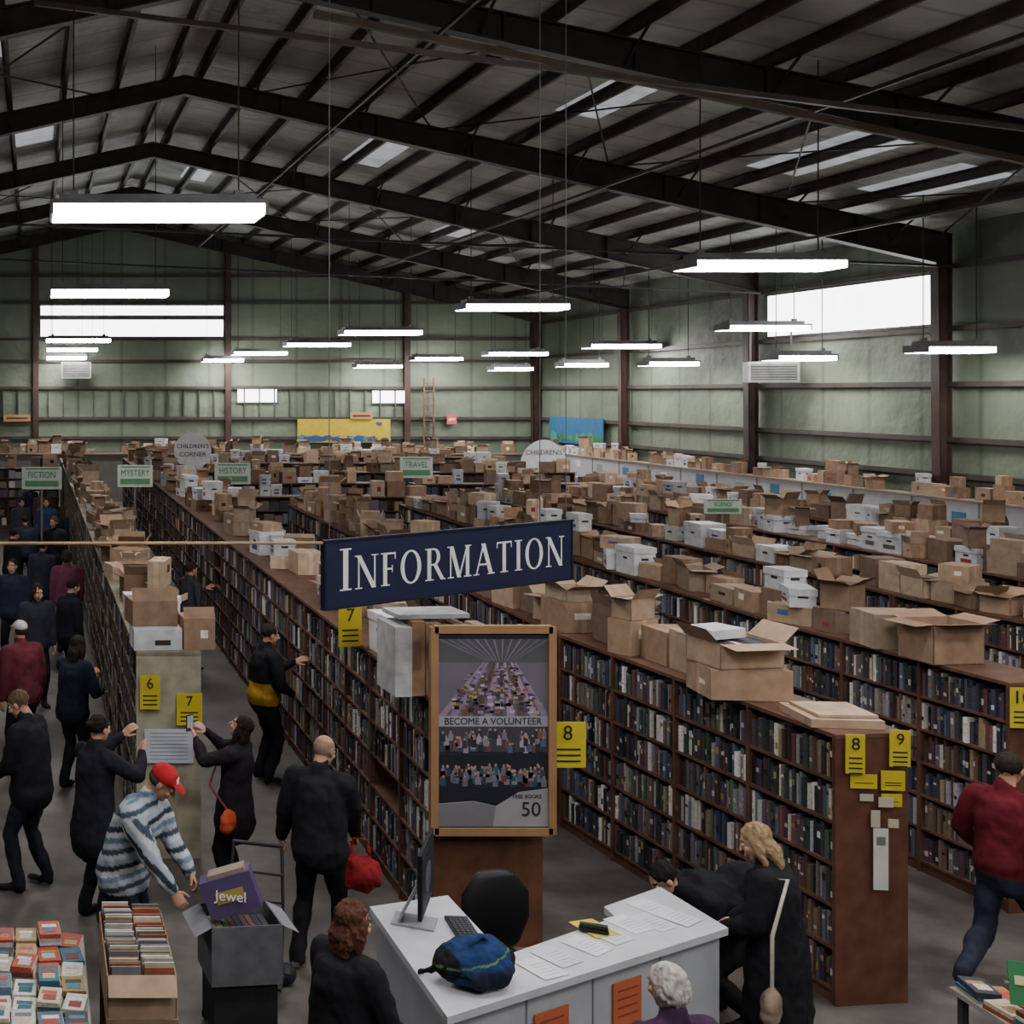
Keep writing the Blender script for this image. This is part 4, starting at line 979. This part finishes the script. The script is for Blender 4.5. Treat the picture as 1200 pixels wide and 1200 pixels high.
person('person_bending_over', (5.0, 8.62), 92, 1.72, lean=1.3, hands=((-0.12, 0.42, 0.3), (0.15, 0.45, 0.35)), pz=0.68, feet=((-0.13, 0.05), (0.13, 0.12)), head=(0, 0.1), top='#17181d', pants='#17181c', hair='#1d1a1c', style='short', bulk=0.055, vox=0.015)
person('woman_with_auburn_hair', (1.66, 6.62), -58, 1.64, lean=0.08, hands=((-0.1, 0.32, 1.06), (0.2, 0.3, 1.0)), head=(-0.2, 0.2), top='#191a1f', pants='#16171b', hair='#4c3026', style='curly', coat=0.6, female=True, bulk=0.055, vox=0.013)
person('white_haired_person', (3.1, 5.92), 10, 1.62, lean=0.05, head=(0.2, 0.2), top='#3a2440', pants='#1a1a20', hair='#a4a09c', style='bob', vox=0.014)

# ------------------------------------------------------------ office chair
mb = MB(); K = C('#0f1013')
mb.tube([(0, 0.22, 0.6), (0, 0.25, 0.78), (0, 0.25, 0.95), (0, 0.24, 1.06)], [0.2, 0.255, 0.25, 0.16], [0.05, 0.06, 0.06, 0.05], (1, 0, 0), 20, K)
mb.tube([(0, -0.16, 0.48), (0, 0.18, 0.48)], [0.23, 0.23], [0.045, 0.045], (1, 0, 0), 18, K)
mb.tube([(0, 0, 0.1), (0, 0, 0.46)], 0.03, 0.03, (1, 0, 0), 10, C('#333333'))
for k in range(5):
    a = k*1.2566; mb.tube([(0, 0, 0.11), (0.28*math.cos(a), 0.28*math.sin(a), 0.07)], 0.022, 0.018, (0, 0, 1), 8, C('#222222')); mb.ell((0.28*math.cos(a), 0.28*math.sin(a), 0.032), (0.03, 0.03, 0.032), K)
for s in (-1, 1):
    mb.tube([(s*0.23, 0.0, 0.48), (s*0.27, 0.02, 0.6), (s*0.27, 0.0, 0.68)], 0.018, 0.018, (0, 1, 0), 8, K); mb.tube([(s*0.27, -0.1, 0.69), (s*0.27, 0.12, 0.69)], 0.03, 0.018, (1, 0, 0), 8, K)
mb.build('office_chair', M_PAINT, loc=(3.14, 8.72, 0), rz=3.3, smooth=True)

# ------------------------------------------------------------ handcart, red bag, crate with purple book sack
mb = MB(); D = C('#1f2024')
for s in (-0.2, 0.2):
    mb.tube([(s, -0.12, 0.16), (s, 0.0, 0.6), (s*0.9, 0.12, 0.98)], 0.013, 0.013, (0, 1, 0), 8, D)
    mb.tube([(s-0.02, 0, 0.08), (s+0.02, 0, 0.08)], 0.08, 0.08, (0, 1, 0), 14, D)
mb.tube([(-0.18, 0.12, 0.98), (0.18, 0.12, 0.98)], 0.016, 0.016, (0, 0, 1), 8, D)
for z in (0.35, 0.6, 0.8): mb.tube([(-0.2, -0.06+z*0.1, z), (0.2, -0.06+z*0.1, z)], 0.01, 0.01, (0, 0, 1), 8, D)
mb.box(0, -0.2, 0.1, 0.44, 0.24, 0.02, D)
mb.build('folding_hand_cart', M_PAINT, loc=(1.66, 9.2, 0), rz=-0.3)
b = MB(); b.ell((0, 0, 0.15), (0.17, 0.1, 0.14)); b.tube([(-0.08, 0, 0.25), (-0.05, 0, 0.42), (0.05, 0, 0.42), (0.08, 0, 0.25)], 0.012, 0.012, (0, 1, 0), 8)
c_, f_ = remesh(b, 0.011, 1, 0.02, 12); build_parts('red_tote_bag', [(c_, f_, solid(len(c_), C('#7c1e24')))], (2.5, 9.42, 0.56), -0.4)
mb = MB()
mb.box(0, 0, 0.0, 0.36, 0.16, 0.26, C('#51446a'), R=RY_(-0.35)); mb.box(0, -0.083, 0.0, 0.2, 0.004, 0.08, C('#9a8a44'), R=RY_(-0.35)); mb.box(-0.03, 0, 0.14, 0.26, 0.12, 0.03, C('#8a7a70'), R=RY_(-0.35))
pb = mb.build('purple_book_sack', M_PAINT, loc=(1.36, 8.5, 0.95), rz=-0.2)
tx = text('Jewel', (1.345, 8.405, 0.95), -0.2, 0.1, M_WHITE_TXT, pb)
mb = MB()
GC = C('#5a5b62')
for s in (-1, 1):
    mb.box(s*0.24, 0, 0.2, 0.012, 0.4, 0.4, GC); mb.box(0, s*0.2, 0.2, 0.49, 0.012, 0.4, GC)
    for s2 in (-1, 1): mb.tube([(s*0.2, s2*0.15, -0.36), (s*0.2, s2*0.15, -0.34)], 0.03, 0.03, (1, 0, 0), 8, D)
    mb.poly([(s*0.24, -0.2, 0.4), (s*0.24, 0.2, 0.4), (s*0.36, 0.2, 0.34), (s*0.36, -0.2, 0.34)], C('#77787f'))
mb.box(0, 0, 0.01, 0.47, 0.39, 0.02, GC); mb.b2(-0.22, 0.22, -0.17, 0.17, -0.34, 0, D)
for k in range(9): mb.box(-0.19+k*0.046, 0, 0.18, 0.04, 0.3, 0.3, vary(rnd.choice(PAL)))
mb.build('rolling_book_crate', M_CARD, loc=(1.42, 8.5, 0.395), rz=0.1)

# ------------------------------------------------------------ book tables in the foreground
CP = [C(h) for h in ('#8c3a36', '#bdb9b0', '#9c4438', '#3c6a74', '#c4bca8', '#9a8459', '#c2c2c2', '#2c5a6c','#7c2f30','#b9b9bc','#a89880','#3a3a48','#a8503f','#5a6a7c', '#6a3434')]
def book_table(name, x0, x1, y0, y1, cell=(0.15, 0.21)):
    e = empty(name, ((x0+x1)/2, (y0+y1)/2, 0)); ox, oy = (x0+x1)/2, (y0+y1)/2
    mb = MB(); mb.b2(x0-ox, x1-ox, y0-oy, y1-oy, 0.72, 0.75, C('#8c8a86'))
    for x in (x0+0.05, x1-0.05):
        for y in (y0+0.05, y1-0.05): mb.b2(x-0.02-ox, x+0.02-ox, y-0.02-oy, y+0.02-oy, 0, 0.72, C('#3a3a3c'))
    mb.build('table', M_PAINT, parent=e)
    mb = MB(); nx_ = int((x1-x0-0.02)/cell[0]); ny_ = int((y1-y0-0.02)/cell[1])
    cw, ch = (x1-x0-0.02)/nx_, (y1-y0-0.02)/ny_
    for j in range(ny_):
        for i in range(nx_):
            x = x0+0.01+(i+0.5)*cw+rnd.uniform(-0.006, 0.006); y = y0+0.01+(j+0.5)*ch
            z = 0.75; zr = rnd.uniform(-0.14, 0.14)
            for k in range(rnd.randint(1, 4)):
                rr = zr+rnd.uniform(-0.08, 0.08)
                t = rnd.uniform(0.015, 0.035); c = vary(rnd.choice(CP), 0.2)
                w = cw*rnd.uniform(0.82, 0.95); h = ch*rnd.uniform(0.84, 0.96)
                mb.box(x-ox, y-oy, z+t/2, w, h, t, c, rz=rr)
                mb.box(x-ox+0.003, y-oy, z+t/2, w, h*0.97, t*0.7, C('#bdb6a4'), rz=rr)
                z += t
            mb.box(x-ox, y-oy+0.03, z+0.001, w*0.7, h*0.2, 0.002, vary(rnd.choice(CP), 0.2), rz=rr)
            mb.box(x-ox, y-oy-0.03, z+0.001, w*0.6, h*0.35, 0.002, vary(rnd.choice(CP), 0.3), rz=rr)
    mb.build('books', M_BOOK, parent=e)
book_table('book_table', -1.2, 0.33, 6.3, 8.25); book_table('book_table', 5.62, 7.6, 5.9, 7.55)
mb = MB(); mb.b2(-0.21, 0.21, -0.46, 0.46, 0.72, 0.745, C('#87725c'))
for sx in (-0.18, 0.18):
    for sy in (-0.42, 0.42): mb.b2(sx-0.02, sx+0.02, sy-0.02, sy+0.02, 0, 0.72, C('#3a3a3c'))
for yy in (-0.225, 0.225):
    for s in (-1, 1):
        mb.box(s*0.2, yy, 0.87, 0.008, 0.44, 0.25, CB[1]); mb.box(0, yy+s*0.216, 0.87, 0.4, 0.008, 0.25, CB[0])
    mb.poly([(-0.2, yy-0.22, 0.995), (0.2, yy-0.22, 0.995), (0.2, yy-0.29, 0.9), (-0.2, yy-0.29, 0.9)], CB[2])
y = -0.43
while y < 0.43:
    if abs(y) > 0.03:
        for xx in (-0.095, 0.095):
            mb.box(xx+rnd.uniform(-0.01, 0.01), y, 0.9, 0.17, 0.012, rnd.uniform(0.26, 0.33), vary(rnd.choice((C('#a8a49c'), C('#8c7a62'), C('#b9b5ac'), C('#6a6a72'), C('#84523c'))), 0.15))
    y += 0.022
mb.build('boxed_records_stand', M_CARD, loc=(0.63, 7.62, 0))
mb = MB(); mb.box(0, 0, 0.12, 0.2, 0.01, 0.24, C('#3c7a50'), R=RX_(-0.2)); mb.box(0, -0.008, 0.14, 0.15, 0.003, 0.05, C('#c9c9a0'), R=RX_(-0.2)); mb.box(0, 0.03, 0.01, 0.12, 0.1, 0.02, C('#444444')); mb.build('green_table_sign', M_PAINT, loc=(5.75, 7.1, 0.86), rz=-0.3)

# world
w = bpy.data.worlds.new('world'); bpy.context.scene.world = w; w.use_nodes = True
w.node_tree.nodes['Background'].inputs[0].default_value = (0.4, 0.45, 0.5, 1); w.node_tree.nodes['Background'].inputs[1].default_value = 0.3
